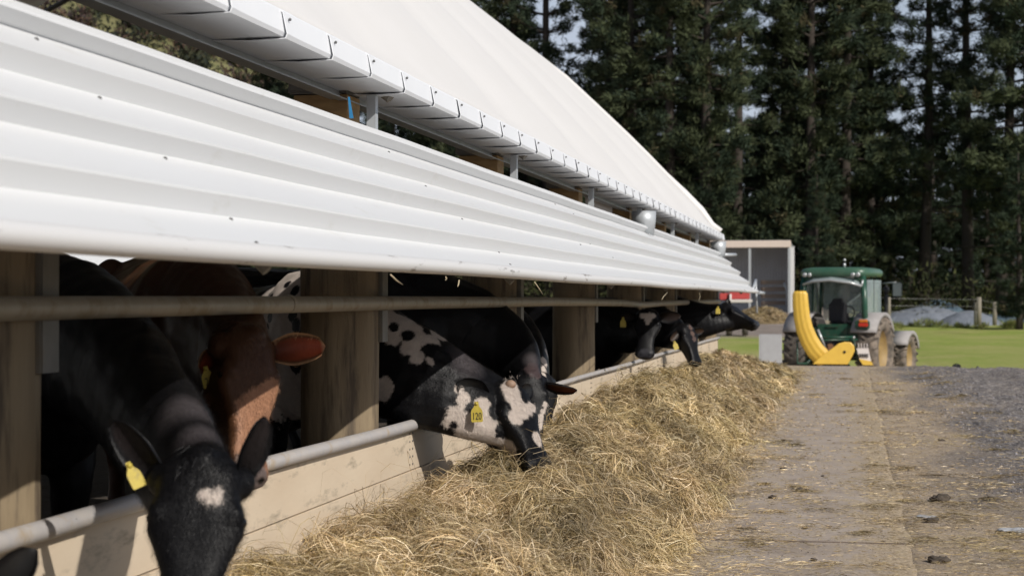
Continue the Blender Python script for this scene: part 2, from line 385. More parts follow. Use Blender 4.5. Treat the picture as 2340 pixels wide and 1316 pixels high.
md = ro.modifiers.new('s', 'SOLIDIFY'); md.thickness = .006
# edge roll of the membrane at the far arch
mb = MB(); mb.tube([(-a, Y1 + .02, CAMZ + b + .02) for a, b in prof[1:12]], [.07] * 2 + [.09] * 2 + [.05] * 7, 10); bpart(mb, 'membrane_edge', M['membrane'])
# hoops
for n in range(-3, 8):
    y = 4.6 + BAY * n
    mb = MB(); mb.tube([(-a, y, CAMZ + b - .12) for a, b in prof[1:-1]], .05, 8); bpart(mb, 'hoop', M['galv'])
# poles, steel heads, brackets, uprights
def pole_mesh(seed):
    mb = MB(); ns = 28; rr = []
    for j, z in enumerate(np.linspace(-.1, 2.0, 10)):
        ring = []
        for k in range(ns):
            a = 2 * math.pi * k / ns
            r = .190 + .006 * math.sin(3 * a + seed) + .004 * math.sin(7 * a + z * 2 + seed)
            ring.append((r * math.cos(a), r * math.sin(a), z))
        rr.append(ring)
    mb.rings(rr); return mb
pm0 = pole_mesh(0); pole0 = pm0.build('pole', M['pole'], barn)
hd = MB(); hd.box((-.075, 0, 2.345), (.30, .24, .15), bev=.008); hd.box((-.075, -.125, 2.345), (.26, .012, .12)); head0 = hd.build('pole_head', M['galv'], barn)
gs = MB(); gs.box((-.065, 0, 2.17), (.27, .22, .19), bev=.004); gus0 = gs.build('plywood_gusset', M['ply'], barn)
br = MB(); br.box((.205, .07, 1.50), (.012, .10, .86)); br.box((.155, .125, 1.50), (.10, .012, .86)); br.box((.155, .02, 1.50), (.10, .012, .86)); brk0 = br.build('bracket', M['galv'], barn)
up = MB(); up.box((.165, .0, 1.93), (.045, .045, .68)); up0 = up.build('upright', M['galv_light'], barn)
first = True
for n in (1, 0, -1, -2, -3, 2, 3, 4, 5, 6, 7):
    y = BAY * n
    for o in (pole0, head0, gus0, brk0, up0):
        if n < 1 and o in (head0, gus0, up0): continue
        if first: q = o
        else: q = o.copy(); col.objects.link(q); q.parent = barn
        q.location = (0, y, 0)
        if o is pole0: q.rotation_euler = (0, 0, n * 1.3)
    first = False
for n in range(-3, 8):
    q = pole0.copy(); col.objects.link(q); q.parent = barn; q.location = (-17.3, BAY * n, 0)
# eave gutter segments
SEG = BAY / 6
def seg():
    mb = MB(); n = 8
    top, bot, ins = [], [], []
    for e, fl in ((0.0, 0.0), (SEG + .03, .016)):
        pass
    ys_ = np.concatenate([np.linspace(0, SEG, n - 1), [SEG + .16]])
    prev = None
    for j, yy in enumerate(ys_):
        f = .015 * (1 - min(1, yy / SEG)) ** 3
        arch = .012 * math.sin(math.pi * j / (n - 1))
        ring = [(.0, 1.112), (.006 + f * .6, 1.10), (.018 + f, 1.02 - f * .3), (.010 + f, 1.005 - f * .5), (-.12, 1.0 + .004 - f * .9), (-.27, 1.0 - f * .2)]
        cur = [mb.b.verts.new((-2.15 + a, yy, CAMZ + b)) for a, b in ring]
        if prev:
            for a, b, c_, d in zip(prev, prev[1:], cur[1:], cur): mb.b.faces.new((a, b, c_, d))
        prev = cur
    return mb
sm_ = seg(); s0 = sm_.build('gutter_segment', M['flashing'], barn, fix=False); s0.location = -BL + Vector((0, 0, 0))
md = s0.modifiers.new('s', 'SOLIDIFY'); md.thickness = .004
nseg = int((Y1 + .25 - Y0) / SEG)
sw = MB(); sw.ball((-2.125, .05, CAMZ + 1.078), .0065, 8); s1 = sw.build('screw', M['screw'], s0)
for kq in range(nseg):
    q = s0 if kq == 0 else s0.copy()
    if kq: z1 = s1.copy(); col.objects.link(z1); z1.parent = q
    if kq: col.objects.link(q); q.parent = barn
    q.location = -BL + Vector((random.uniform(-.002, .002), Y0 + kq * SEG, random.uniform(-.002, .002)))
mb = MB(); mb.box((-2.44, (Y0 + Y1) / 2, CAMZ + .985), (.045, Y1 - Y0, .05)); mb.box((-2.40, (Y0 + Y1) / 2, CAMZ + .958), (.05, Y1 - Y0, .006)); bpart(mb, 'eave_beam', M['galv_light'])
# awning
A = (-2.17, .785); B = (-1.535, .10)
dx_, dz_ = B[0] - A[0], B[1] - A[1]; L_ = math.hypot(dx_, dz_); nx_, nz_ = -dz_ / L_, dx_ / L_   # outward (+X,+Z): check sign
if nz_ < 0 and nx_ < 0: nx_, nz_ = -nx_, -nz_
nx_, nz_ = abs(nx_), abs(nz_)
def onray(s, off):
    # ray Z = s/CT * |X|; line A + t(B-A) + off*n
    m_ = s / CT; ax, az = A[0] + off * nx_, A[1] + off * nz_
    t_ = (az + m_ * ax) / (-dz_ - m_ * dx_); return (ax + t_ * dx_, az + t_ * dz_)
I_ = -.058; O_ = .0
seq = [(.3560, O_), (.3495, O_ + .004), (.346, O_), (.323, I_), (.304, O_ - .004), (.3015, O_ + .002), (.2995, O_ - .002), (.270, I_), (.2440, O_ - .004), (.241, O_ + .002), (.238, O_ - .002), (.208, I_), (.1715, O_ - .004), (.1685, O_ + .002), (.165, O_ - .002), (.131, I_), (.095, O_ - .006), (.086, O_)]
aw = [onray(s, o) for s, o in seq]
awning = thing('awning', 'white ribbed metal awning sloping out above the feed rail', 'awning', (-1.6, 10, 1.36))
def apart(mb, name, m): o = mb.build(name, m, awning, fix=False); o.location = -Vector(awning.location); return o
cuts = [-6.0] + [a for a in (0.5, 6.9, 13.2, 19.2, 24.6)] + [29.55]
for a, b in zip(cuts, cuts[1:]):
    mb = MB(); prev = None; st = np.arange(a, b + .001, .35); st[-1] = b
    lift = random.uniform(0, .002)
    for yy in st:
        sag = .006 * math.sin(yy * 1.7) + .004 * math.sin(yy * 4.1)
        cur = [mb.b.verts.new((p[0] + lift + .1 * sag, yy, CAMZ + p[1] + sag * .15)) for p in aw]
        if prev:
            for j in range(len(aw) - 1): mb.b.faces.new((prev[j], prev[j + 1], cur[j + 1], cur[j]))
        prev = cur
    o = apart(mb, 'ribbed_sheet', M['white_sheet']); md = o.modifiers.new('s', 'SOLIDIFY'); md.thickness = .003; md.offset = 0
pe = aw[-1]
mb = MB(); mb.tube([(pe[0] - .010, yy, CAMZ + pe[1] - .014 + .003 * math.sin(yy * 1.1)) for yy in np.arange(-6, 29.9, .45)], .030, 14); apart(mb, 'lower_tube', M['white_tube'])
mb = MB(); mb.tube([(A[0] - .045, yy, CAMZ + A[1] - .035) for yy in (-6, 10, 29.9)], .028, 12); apart(mb, 'upper_tube', M['white_sheet'])
mb = MB()
for (px, py) in [(83, 92), (227, 226), (377, 364), (527, 503), (888, 349), (972, 427), (1055, 502), (1139, 578), (585, 557), (1165, 606), (1240, 412), (1268, 468), (1310, 490), (1326, 560), (1347, 558), (1400, 590)]:
    d = ray(px, py); best = None
    for (p, q) in zip(aw, aw[1:]):
        # intersect with plane containing line p-q extruded in Y
        nn = Vector((q[1] - p[1], 0, -(q[0] - p[0]))); den = d.dot(nn)
        if abs(den) < 1e-6: continue
        tq = (Vector((p[0], 0, CAMZ + p[1])) - CAM).dot(nn) / den; P_ = CAM + d * tq
        if min(p[0], q[0]) - 1e-4 <= P_.x <= max(p[0], q[0]) + 1e-4 and tq > 0 and (best is None or tq < best[0]): best = (tq, P_)
    if best: mb.ball(best[1] - d.normalized() * .003, .0075, 8)
apart(mb, 'screws', M['screw'])
for yy in np.arange(-3 * BAY + 4.6, 29, BAY):
    mb = MB(); mb.tube([(-2.24, yy, 1.28 + .70), (-1.62, yy, 1.28 + .08)], .018, 6); apart(mb, 'awning_strut', M['galv'])
for aa, bb, rr_ in [((-2.15, 29.6, .76), (-1.98, 30.0, .77), .03), ((-1.56, 29.6, .11), (-1.5, 30.1, .10), .03), ((-1.66, 29.6, .16), (-1.64, 30.15, .33), .025), ((-1.64, 30.15, .33), (-1.62, 30.15, -.25), .02)]:
    mb = MB(); mb.tube([(aa[0], aa[1], CAMZ + aa[2]), (bb[0], bb[1], CAMZ + bb[2])], rr_, 8); apart(mb, 'end_pipe', M['galv_light'])
# gutter outlets and white panel
def outlet(px, py, s):
    c_ = PX(px, py, -2.2); mb = MB(); rr = []
    for t_, r_ in ((0, .135), (.12, .13), (.24, .11)):
        ring = []
        for k in range(20):
            a = 2 * math.pi * k / 20
            ring.append(c_ + Vector((r_ * math.cos(a) * 1.0, r_ * math.sin(a), -t_ * s - (.05 * math.cos(a) if t_ > .2 else 0))))
        rr.append(ring)
    mb.rings(rr); return mb
bpart(outlet(1471, 483, .9), 'gutter_outlet', M['galv_light']); bpart(outlet(1641, 552, .9), 'gutter_outlet', M['galv_light'])
p0 = PX(1347, 450, -2.45); mb = MB(); mb.box((-2.5, p0.y + 1.0, CAMZ + .90), (.02, 1.75, .30)); bpart(mb, 'white_panel', M['whitepaint'])
strap = MB(); a_ = PX(797, 222, -2.2); b_ = PX(803, 271, -2.18)
strap.rings([[a_ + Vector((-.004, 0, 0)), a_ + Vector((.004, 0, 0)), a_ + Vector((.004, .003, 0)), a_ + Vector((-.004, .003, 0))], [b_ + Vector((-.009, 0, 0)), b_ + Vector((.009, 0, 0)), b_ + Vector((.009, .003, 0)), b_ + Vector((-.009, .003, 0))]], smooth=False)
tag(strap.build('strap', M['blue']), 'short blue strap hanging from the eave beam beside the pole head', 'strap')

# ------------------------------------------------------------------ feed barrier
ff = thing('feed_barrier', 'feed barrier of two grey pipe rails over pale plywood trough boards', 'fence', (-2.24, 10, 0))
def fpart(mb, name, m): o = mb.build(name, m, ff); o.location = -Vector(ff.location); return o
def top_z(y):
    pts = [(-6, 1.25), (4.3, 1.257), (6.5, 1.260), (8.6, 1.263), (12.8, 1.262), (16.6, 1.245), (18.3, 1.218), (20.5, 1.23), (29.8, 1.242)]
    return float(np.interp(y, [p[0] for p in pts], [p[1] for p in pts]))
mb = MB(); mb.tube([(-2.215, y, top_z(y) - .003) for y in np.arange(-6, 29.6, .6)], .034, 16); fpart(mb, 'top_rail', M['rail'])
mb = MB(); mb.tube([(-2.215, 6.52, top_z(6.5)), (-2.215, 6.56, top_z(6.5))], .037, 16); fpart(mb, 'rail_collar', M['rail'])
LRZ = .632
def lower(a, b):
    mb = MB(); mb.tube([(-2.235, y, LRZ + .006 * math.sin(y * 1.3)) for y in np.linspace(a, b, 9)], .030, 14); return mb
fpart(lower(-6, 5.95), 'lower_rail', M['rail_pale']); fpart(lower(5.99, 9.0), 'lower_rail', M['rail_pale'])
mb = MB(); mb.tube([(-2.235, y, .615 + .004 * math.sin(y)) for y in np.linspace(9.04, 29.6, 30)], [.022] * 30, 10); fpart(mb, 'lower_rail', M['rail_pale'])
for y in (4.62, 8.62, 11.9, 15.5, 19.1):
    mb = MB(); mb.ball((-2.212, y, LRZ), (.006, .014, .014), 10); fpart(mb, 'rail_bolt', M['galv'])
edges = [-6, -1.2, 3.0, 5.35, 8.62, 10.9, 13.2, 14.9, 16.9, 18.3, 20.2, 22, 24.4, 26.2, 27.6, 29.5]
for a, b in zip(edges, edges[1:]):
    mb = MB(); th = random.uniform(0, .004); mb.box((-2.262 + th, (a + b) / 2, .495), (.02, b - a - .006, .208), bev=.002); fpart(mb, 'upper_board', M['board'])
for a, b in zip([-6, 0, 4.1, 8.4, 12.6, 17, 21.2, 25.5], [0, 4.1, 8.4, 12.6, 17, 21.2, 25.5, 29.5]):
    mb = MB(); mb.box((-2.256 + random.uniform(0, .003), (a + b) / 2, .19), (.02, b - a - .006, .392), bev=.002); fpart(mb, 'lower_board', M['board'])
mb = MB()
for e in edges[2:]:
    for dz in (.42, .46, .50, .54, .58):
        for s_ in (-.03, .03): mb.ball((-2.248, e + s_, dz), (.003, .006, .006), 6)
fpart(mb, 'nails', M['screw'])

# ------------------------------------------------------------------ hay windrow
def hay_h(x, y):
    wv = 1.27 + .24 * fbm(y * .55, y * 0 + 3.3, 3, 61) + .10 * vn(y * 2.2, y * 0, 63) + .08 * sst(18, 28, y)
    Hc = .375 + .10 * fbm(y * .7, y * 0 + 9, 3, 71) + .0 * y
    Hc = Hc * (.70 + .30 * sst(6.8, 9.3, y))
    t_ = (x + 2.24) / wv
    sh = np.interp(t_, [0, .1, .3, .5, .7, .86, 1.0, 1.12], [.36, .58, 1.0, .92, .62, .30, .07, -.12])
    sh = sh + (1 - np.clip(t_ * 3, 0, 1)) * .24 * sst(9.5, 14, y)
    inb = sst(-.06, .12, sh)
    wx = x + .12 * vn(x * 3, y * 3, 41); wy = y + .12 * vn(x * 3, y * 3, 42)
    rid = 1 - np.abs(2 * vn(wx * 4.2, wy * 3.6, 82)) * 2; rid2 = 1 - np.abs(2 * vn(wx * 9, wy * 8, 83)) * 2
    h = Hc * sh + inb * (1 - .35 * sst(14, 22, y)) * (.17 * fbm(x * 2.2, y * 2.0, 2, 81) + .11 * rid * (.5 + fbm(x * 2, y * 2, 2, 84)) + .034 * rid2 + .018 * vn(x * 25, y * 25, 95))
    h = h - inb * .07 * sst(.16, .42, vn(x * 3.1 + 5, y * 2.7, 88))
    h = h * (1 - .35 * sst(23, 29, y)) * (1 - sst(28.9, 29.8, y))
    return np.where(sh < -.1, -.05, h)
hx = np.arange(-2.24, -.7, .022); hy = np.concatenate([np.arange(3.5, 14, .022), np.arange(14, 30, .04)])
me = grid('hay', hx, hy, lambda X, Y: hay_h(X, Y) - .012, None)
hay = mobj('hay', me, M['haybase']); tag(hay, 'loose golden hay heaped in a long windrow against the trough boards', 'hay', kind='stuff')
def strands(n, x, y, z, gx, gy, length, width, cval, seed, lift=.5, flatf=1.0, seg=5):
    """curved ribbon strands lying on a surface; arrays of size n"""
    r = np.random.default_rng(seed)
    # flow direction from noise: clumps share directions
    ang = 2 * math.pi * (fbm(x * 1.1, y * 1.1, 2, seed) * 1.6) + r.normal(0, .75, n) + .9
    d = np.stack([np.cos(ang), np.sin(ang), np.zeros(n)], 1)
    d[:, 2] = gx * d[:, 0] + gy * d[:, 1] + r.normal(0, .22, n) * lift
    d /= np.linalg.norm(d, axis=1)[:, None]
    nrm_ = np.stack([-gx, -gy, np.ones(n)], 1); nrm_ /= np.linalg.norm(nrm_, axis=1)[:, None]
    side = np.cross(nrm_, d); side /= np.linalg.norm(side, axis=1)[:, None] + 1e-9
    curv = r.normal(0, 1, n) * .9; arch = np.abs(r.normal(0, 1, n)) * .22 * lift
    base = np.stack([x, y, z], 1)
    tw = r.uniform(0, math.pi, n)
    Vs = []
    for j in range(seg + 1):
        s_ = j / seg - .5
        c_ = base + d * (s_ * length)[:, None] + side * (curv * length * (s_ * s_ - .08) * 1.2)[:, None] + nrm_ * (arch * length * (1 - 4 * s_ * s_) * .8 + .004)[:, None]
        tt_ = tw + s_ * 2.0
        wv = (side * np.cos(tt_)[:, None] + nrm_ * np.sin(tt_)[:, None] * .7) * (width * (1 - .55 * abs(2 * s_)))[:, None]
        Vs.append(c_ - wv); Vs.append(c_ + wv)
    Vv = np.stack(Vs, 1).reshape(-1, 3); k_ = 2 * (seg + 1)
    b_ = (np.arange(n) * k_)[:, None]
    f_ = np.concatenate([np.stack([b_[:, 0] + 2 * j, b_[:, 0] + 2 * j + 1, b_[:, 0] + 2 * j + 3, b_[:, 0] + 2 * j + 2], 1) for j in range(seg)])
    return Vv, f_, np.repeat(cval, k_, 0)
def hay_cols(n, r, x, y):
    pal = np.array([(.52, .41, .25), (.43, .325, .18), (.33, .25, .12), (.62, .52, .36), (.25, .195, .08), (.46, .39, .24), (.72, .64, .48), (.20, .15, .07)])
    pw = np.array([.22, .2, .16, .13, .08, .12, .04, .05])
    c_ = pal[r.choice(len(pal), n, p=pw / pw.sum())]
    v = (1.0 + .75 * fbm(x * 2.4, y * 2.4, 3, 99))[:, None] * r.uniform(.78, 1.38, (n, 1))
    g_ = (.5 + fbm(x * 1.4, y * 1.4, 2, 111))[:, None].clip(0, 1)
    tint = np.array([1.03, .97, .95]) * (1 - g_) + np.array([.84, .82, .66]) * g_
    return c_ * v * tint
def sample_hay(n, ya, yb, seed, length, width, lift):
    r = np.random.default_rng(seed)
    x = -2.22 + 1.5 * r.random(n); u = r.random(n)
    y = 1 / ((1 / ya) * (1 - u) + (1 / yb) * u)      # denser near the camera
    h = hay_h(x, y); keep = (h > -.01) | (r.random(n) < .10)
    x, y, h = x[keep], y[keep], np.maximum(h[keep], .008); n = len(x)
    e = .03; gx = (hay_h(x + e, y) - hay_h(x - e, y)) / (2 * e); gy = (hay_h(x, y + e) - hay_h(x, y - e)) / (2 * e)
    gx, gy = np.clip(gx, -1.3, 1.3), np.clip(gy, -1.3, 1.3)
    Ls = length * r.lognormal(0, .38, n); sc_ = np.clip(y / 9, .85, 3)
    z = h + r.uniform(-.012, .03, n) * lift
    return strands(n, x, y, z, gx, gy, Ls, width * sc_ * r.uniform(.6, 1.35, n), hay_cols(n, r, x, y), seed, lift)
def bundles(nb_, ya, yb, seed, length, width, per):
    r = np.random.default_rng(seed); n = nb_ * per
    bx = -2.2 + 1.35 * r.random(nb_); u = r.random(nb_); by = 1 / ((1 / ya) * (1 - u) + (1 / yb) * u)
    k_ = np.repeat(np.arange(nb_), per); ang = (2 * math.pi * r.random(nb_))[k_] + r.normal(0, .28, n)
    cur = r.normal(0, 1.3, nb_)[k_] + r.normal(0, .35, n); arc = (np.abs(r.normal(0, .22, nb_)) + .05)[k_] * r.uniform(.4, 1.4, n); rad = r.uniform(.015, .05, nb_)[k_]
    x = bx[k_] + r.normal(0, 1, n) * rad; y = by[k_] + r.normal(0, 1, n) * rad; x = np.maximum(x, -2.21)
    h = hay_h(x, y); e = .04; gx = np.clip((hay_h(x + e, y) - hay_h(x - e, y)) / (2 * e), -1, 1); gy = np.clip((hay_h(x, y + e) - hay_h(x, y - e)) / (2 * e), -1, 1)
    keep = hay_h(bx, by)[k_] > .03; z = np.maximum(h, .008) + r.uniform(-.01, .03, n) + (r.uniform(0, .025, nb_))[k_]
    L = (length * r.uniform(.6, 1.6, nb_))[k_] * r.uniform(.6, 1.2, n)
    d = np.stack([np.cos(ang), np.sin(ang), gx * np.cos(ang) + gy * np.sin(ang) + r.normal(0, .14, n)], 1); d /= np.linalg.norm(d, axis=1)[:, None]
    nn = np.stack([-gx, -gy, np.ones(n)], 1); nn /= np.linalg.norm(nn, axis=1)[:, None]; sd2 = np.cross(nn, d); sd2 /= np.linalg.norm(sd2, axis=1)[:, None] + 1e-9
    W = width * np.clip(y / 9, .85, 3) * r.uniform(.6, 1.3, n); tw = r.uniform(0, 3.14, n); base = np.stack([x, y, z], 1); Vs = []; seg = 5
    for j in range(seg + 1):
        s_ = j / seg - .5
        c_ = base + d * (s_ * L)[:, None] + sd2 * (cur * L * (s_ * s_ - .08))[:, None] + nn * (arc * L * (1 - 4 * s_ * s_) * .9)[:, None]
        wv = (sd2 * np.cos(tw + s_)[:, None] + nn * np.sin(tw + s_)[:, None] * .7) * (W * (1 - .5 * abs(2 * s_)))[:, None]; Vs += [c_ - wv, c_ + wv]
    Vv = np.stack(Vs, 1)[keep].reshape(-1, 3); m_ = int(keep.sum()); kk = 2 * (seg + 1); b_ = np.arange(m_) * kk
    f_ = np.concatenate([np.stack([b_ + 2 * j, b_ + 2 * j + 1, b_ + 2 * j + 3, b_ + 2 * j + 2], 1) for j in range(seg)])
    bt = (r.uniform(.45, 1.3, nb_) ** 1.0)[k_]; cc = (hay_cols(n, r, x, y) * bt[:, None])[keep]
    return Vv, f_, np.repeat(cc, kk, 0)
parts = [sample_hay(36000, 5.2, 26, 206, .018, .0034, 1.0), sample_hay(70000, 5.2, 30, 201, .10, .0017, 1.0), sample_hay(26000, 5.2, 30, 202, .05, .0022, 1.3), bundles(3400, 5.2, 30, 204, .17, .0019, 26), sample_hay(5000, 5.5, 20, 203, .2, .0013, 1.8)]
def merge(parts):
    Vm, Fm, Cm = [], [], []; o_ = 0
    for v, f, c_ in parts: Vm.append(v); Fm.append(f + o_); Cm.append(c_); o_ += len(v)
    return np.concatenate(Vm), np.concatenate(Fm), np.concatenate(Cm)
me = npmesh('hay_strands', *merge(parts)); hs = mobj('strands', me, M['hay'], hay)
hs['kind'] = 'stuff'
# straw scattered on lane and verge
def scatter(n, xa, xb, ya, yb, seed, length, width, power=1.0):
    r = np.random.default_rng(seed); x = xa + (xb - xa) * r.random(n) ** power; u = r.random(n); y = 1 / ((1 / ya) * (1 - u) + (1 / yb) * u)
    dens = fbm(x * 1.7, y * 1.3, 3, seed) + .25 - .5 * sst(-.9, -.1, x) * (x < .3); keep = r.random(n) < np.clip(.45 + dens, .06, 1)
    x, y = x[keep], y[keep]; n = len(x)
    z = np.where(x < .28, .012, TZ(x, y) + near_detail(x, y) + .008)
    Z = np.zeros(n); c_ = hay_cols(n, r, x, y) * r.uniform(.5, 1.35, (n, 1))
    return strands(n, x, y, z, Z, Z, length * r.lognormal(0, .45, n), width * np.clip(y / 9, .8, 3) * r.uniform(.6, 1.3, n), c_, seed, .10, seg=3)
def tufts(nc, xa, xb, ya, yb, seed, per):
    r = np.random.default_rng(seed); n = nc * per; k_ = np.repeat(np.arange(nc), per)
    cx = xa + (xb - xa) * r.random(nc) ** 1.25; u = r.random(nc); cy = 1 / ((1 / ya) * (1 - u) + (1 / yb) * u); sz = r.uniform(.02, .11, nc)[k_]
    x = cx[k_] + r.normal(0, 1, n) * sz * 1.3; y = cy[k_] + r.normal(0, 1, n) * sz; q = np.hypot(x - cx[k_], y - cy[k_]) / sz
    z = np.where(x < .28, .010, TZ(x, y) + near_detail(x, y) + .008) + .014 * np.exp(-q * q) * r.random(n)
    return strands(n, x, y, z, x * 0, y * 0, .05 * r.lognormal(0, .45, n), .0016 * np.clip(y / 9, .8, 3) * r.uniform(.6, 1.3, n), hay_cols(n, r, x, y) * (r.uniform(.35, 1.1, nc)[k_])[:, None], seed, .35, seg=3)
me = npmesh('straw', *merge([scatter(26000, -1.25, .3, 5.5, 32, 301, .038, .0017, 1.3), scatter(3500, -1.1, .25, 5.5, 30, 302, .03, .003, 1), scatter(17000, .12, 1.7, 5.5, 33, 303, .04, .0016, 1.5), tufts(150, -1.15, 1.5, 6.2, 30, 305, 90)]))
tag(mobj('scattered_straw', me, M['hay']), 'thin straw litter scattered over the concrete lane and dirt verge', 'straw', kind='stuff')
# stones
def stones(n, xa, xb, ya, yb, seed, s0, s1, dark=1.0, pw=1.0):
    r = np.random.default_rng(seed); x = xa + (xb - xa) * r.random(n) ** pw; u = r.random(n); y = 1 / ((1 / ya) * (1 - u) + (1 / yb) * u)
    z = np.where(x < .3, .006, TZ(x, y) + near_detail(x, y)); s_ = s0 * (s1 / s0) ** (r.random(n) ** 2.2) * np.clip(y / 12, .8, 1.8)
    oc = np.array([(1, 0, 0), (0, 1, 0), (-1, 0, 0), (0, -1, 0), (0, 0, 1), (0, 0, -1)], float)
    fc = np.array([(0, 1, 4), (1, 2, 4), (2, 3, 4), (3, 0, 4), (1, 0, 5), (2, 1, 5), (3, 2, 5), (0, 3, 5)])
    a = r.random(n) * 6.28; ca, sa = np.cos(a), np.sin(a)
    v = oc[None] * (s_[:, None, None] * r.uniform(.6, 1.3, (n, 6, 1))) * np.array([1, .8, .55])
    v = np.stack([v[..., 0] * ca[:, None] - v[..., 1] * sa[:, None], v[..., 0] * sa[:, None] + v[..., 1] * ca[:, None], v[..., 2]], -1)
    v += np.stack([x, y, z], 1)[:, None]
    f = (fc[None] + (np.arange(n) * 6)[:, None, None]).reshape(-1, 3)
    c_ = np.array([(.17, .16, .165)]) * r.uniform(.4, 2.7, (n, 1)) * dark
    return v.reshape(-1, 3), f, np.repeat(c_, 6, 0)
me = npmesh('stones', *merge([stones(26000, 1.0, 6.5, 6, 33.5, 401, .004, .016), stones(7000, .3, 1.7, 6, 33, 402, .003, .010, .7), stones(1500, -1.0, .3, 6, 33, 403, .002, .006, .35)]))
tag(mobj('gravel', me, M['stone']), 'loose dark grey gravel stones over the track edge', 'gravel', kind='stuff')
# clods
def clod(px, py, r, label, cat='clod', m='clod', flat=.55):
    d = ray(px, py); tq = (.0 - CAMZ) / d.z; p = CAM + d * tq
    p.z = float(TZ(p.x, p.y) + near_detail(p.x, p.y)) if p.x > .3 else .008
    mb = MB(); q = bmesh.ops.create_icosphere(mb.b, subdivisions=3, radius=1)
    sd_ = random.random() * 50
    for v in q['verts']:
        n_ = 1 + .5 * float(vn(np.array(v.co.x * 1.7 + sd_), np.array(v.co.y * 1.7 + v.co.z * 2), 3)) + .35 * float(vn(np.array(v.co.x * 5 + sd_), np.array(v.co.y * 5 + v.co.z * 4), 4))
        v.co = Vector((v.co.x * r * n_ * 1.25, v.co.y * r * n_, (v.co.z + .45) * r * n_ * flat))
    tag(mb.build(cat.replace(' ', '_') if m != 'clod' else 'dirt_clod', M[m], loc=p), label, cat, 'dirt clods on the lane and verge' if m == 'clod' else None)
for (px, py, r_, lb) in [(1537, 1240, .022, 'dark clod near the foot of the hay, nearest one on the lane'), (1765, 1140, .022, 'dark clod in the middle of the lane, right one of the nearer pair'), (1832, 1124, .028, 'largest dark clod on the lane, a straw stalk lying beside it'), (1790, 1075, .02, 'dark clod at the tip of a straw tuft on the lane'), (1790, 1008, .016, 'small dark clod on the lane near the hay toe'), (2150, 1145, .05, 'big flat dark clod on the dirt verge'), (2130, 1195, .034, 'rough dark clod below the flat stone on the verge'), (2145, 1285, .04, 'dark clod on the verge at the bottom of the picture'), (1860, 1283, .014, 'tiny dark pellet on the lane near the bottom of the picture'), (1840, 1210, .012, 'tiny dark pellet alone in the middle of the lane'), (2150, 1008, .026, 'small dark clod far up the dirt verge'), (1880, 1090, .01, 'tiny dark speck of dung on the far lane')]:
    clod(px, py, r_, lb)
clod(2115, 1182, .05, 'flat pale grey stone lying on the dirt verge', 'stone', 'bluestone', .18)
clod(2320, 1218, .07, 'flat grey stone at the right edge of the picture', 'stone', 'bluestone', .22)
def darkblock(px, py, D, s, label):
    p = PD(px, py, D); p.z = float(TZ(p.x, p.y)) + s[2] / 2
    mb = MB(); mb.box((0, 0, 0), s, bev=.01); mb.tube([(-s[0] / 3, 0, s[2] / 2), (0, 0, s[2] * .75), (s[0] / 3, 0, s[2] / 2)], .008, 6); tag(mb.build('block', M['tblack'], loc=p), label, 'block')
darkblock(2186, 830, 32.5, (.15, .1, .08), 'larger black block at the far edge of the gravel before the grass')
darkblock(2234, 833, 32.4, (.06, .06, .04), 'smaller black lump right of the black block at the gravel edge')

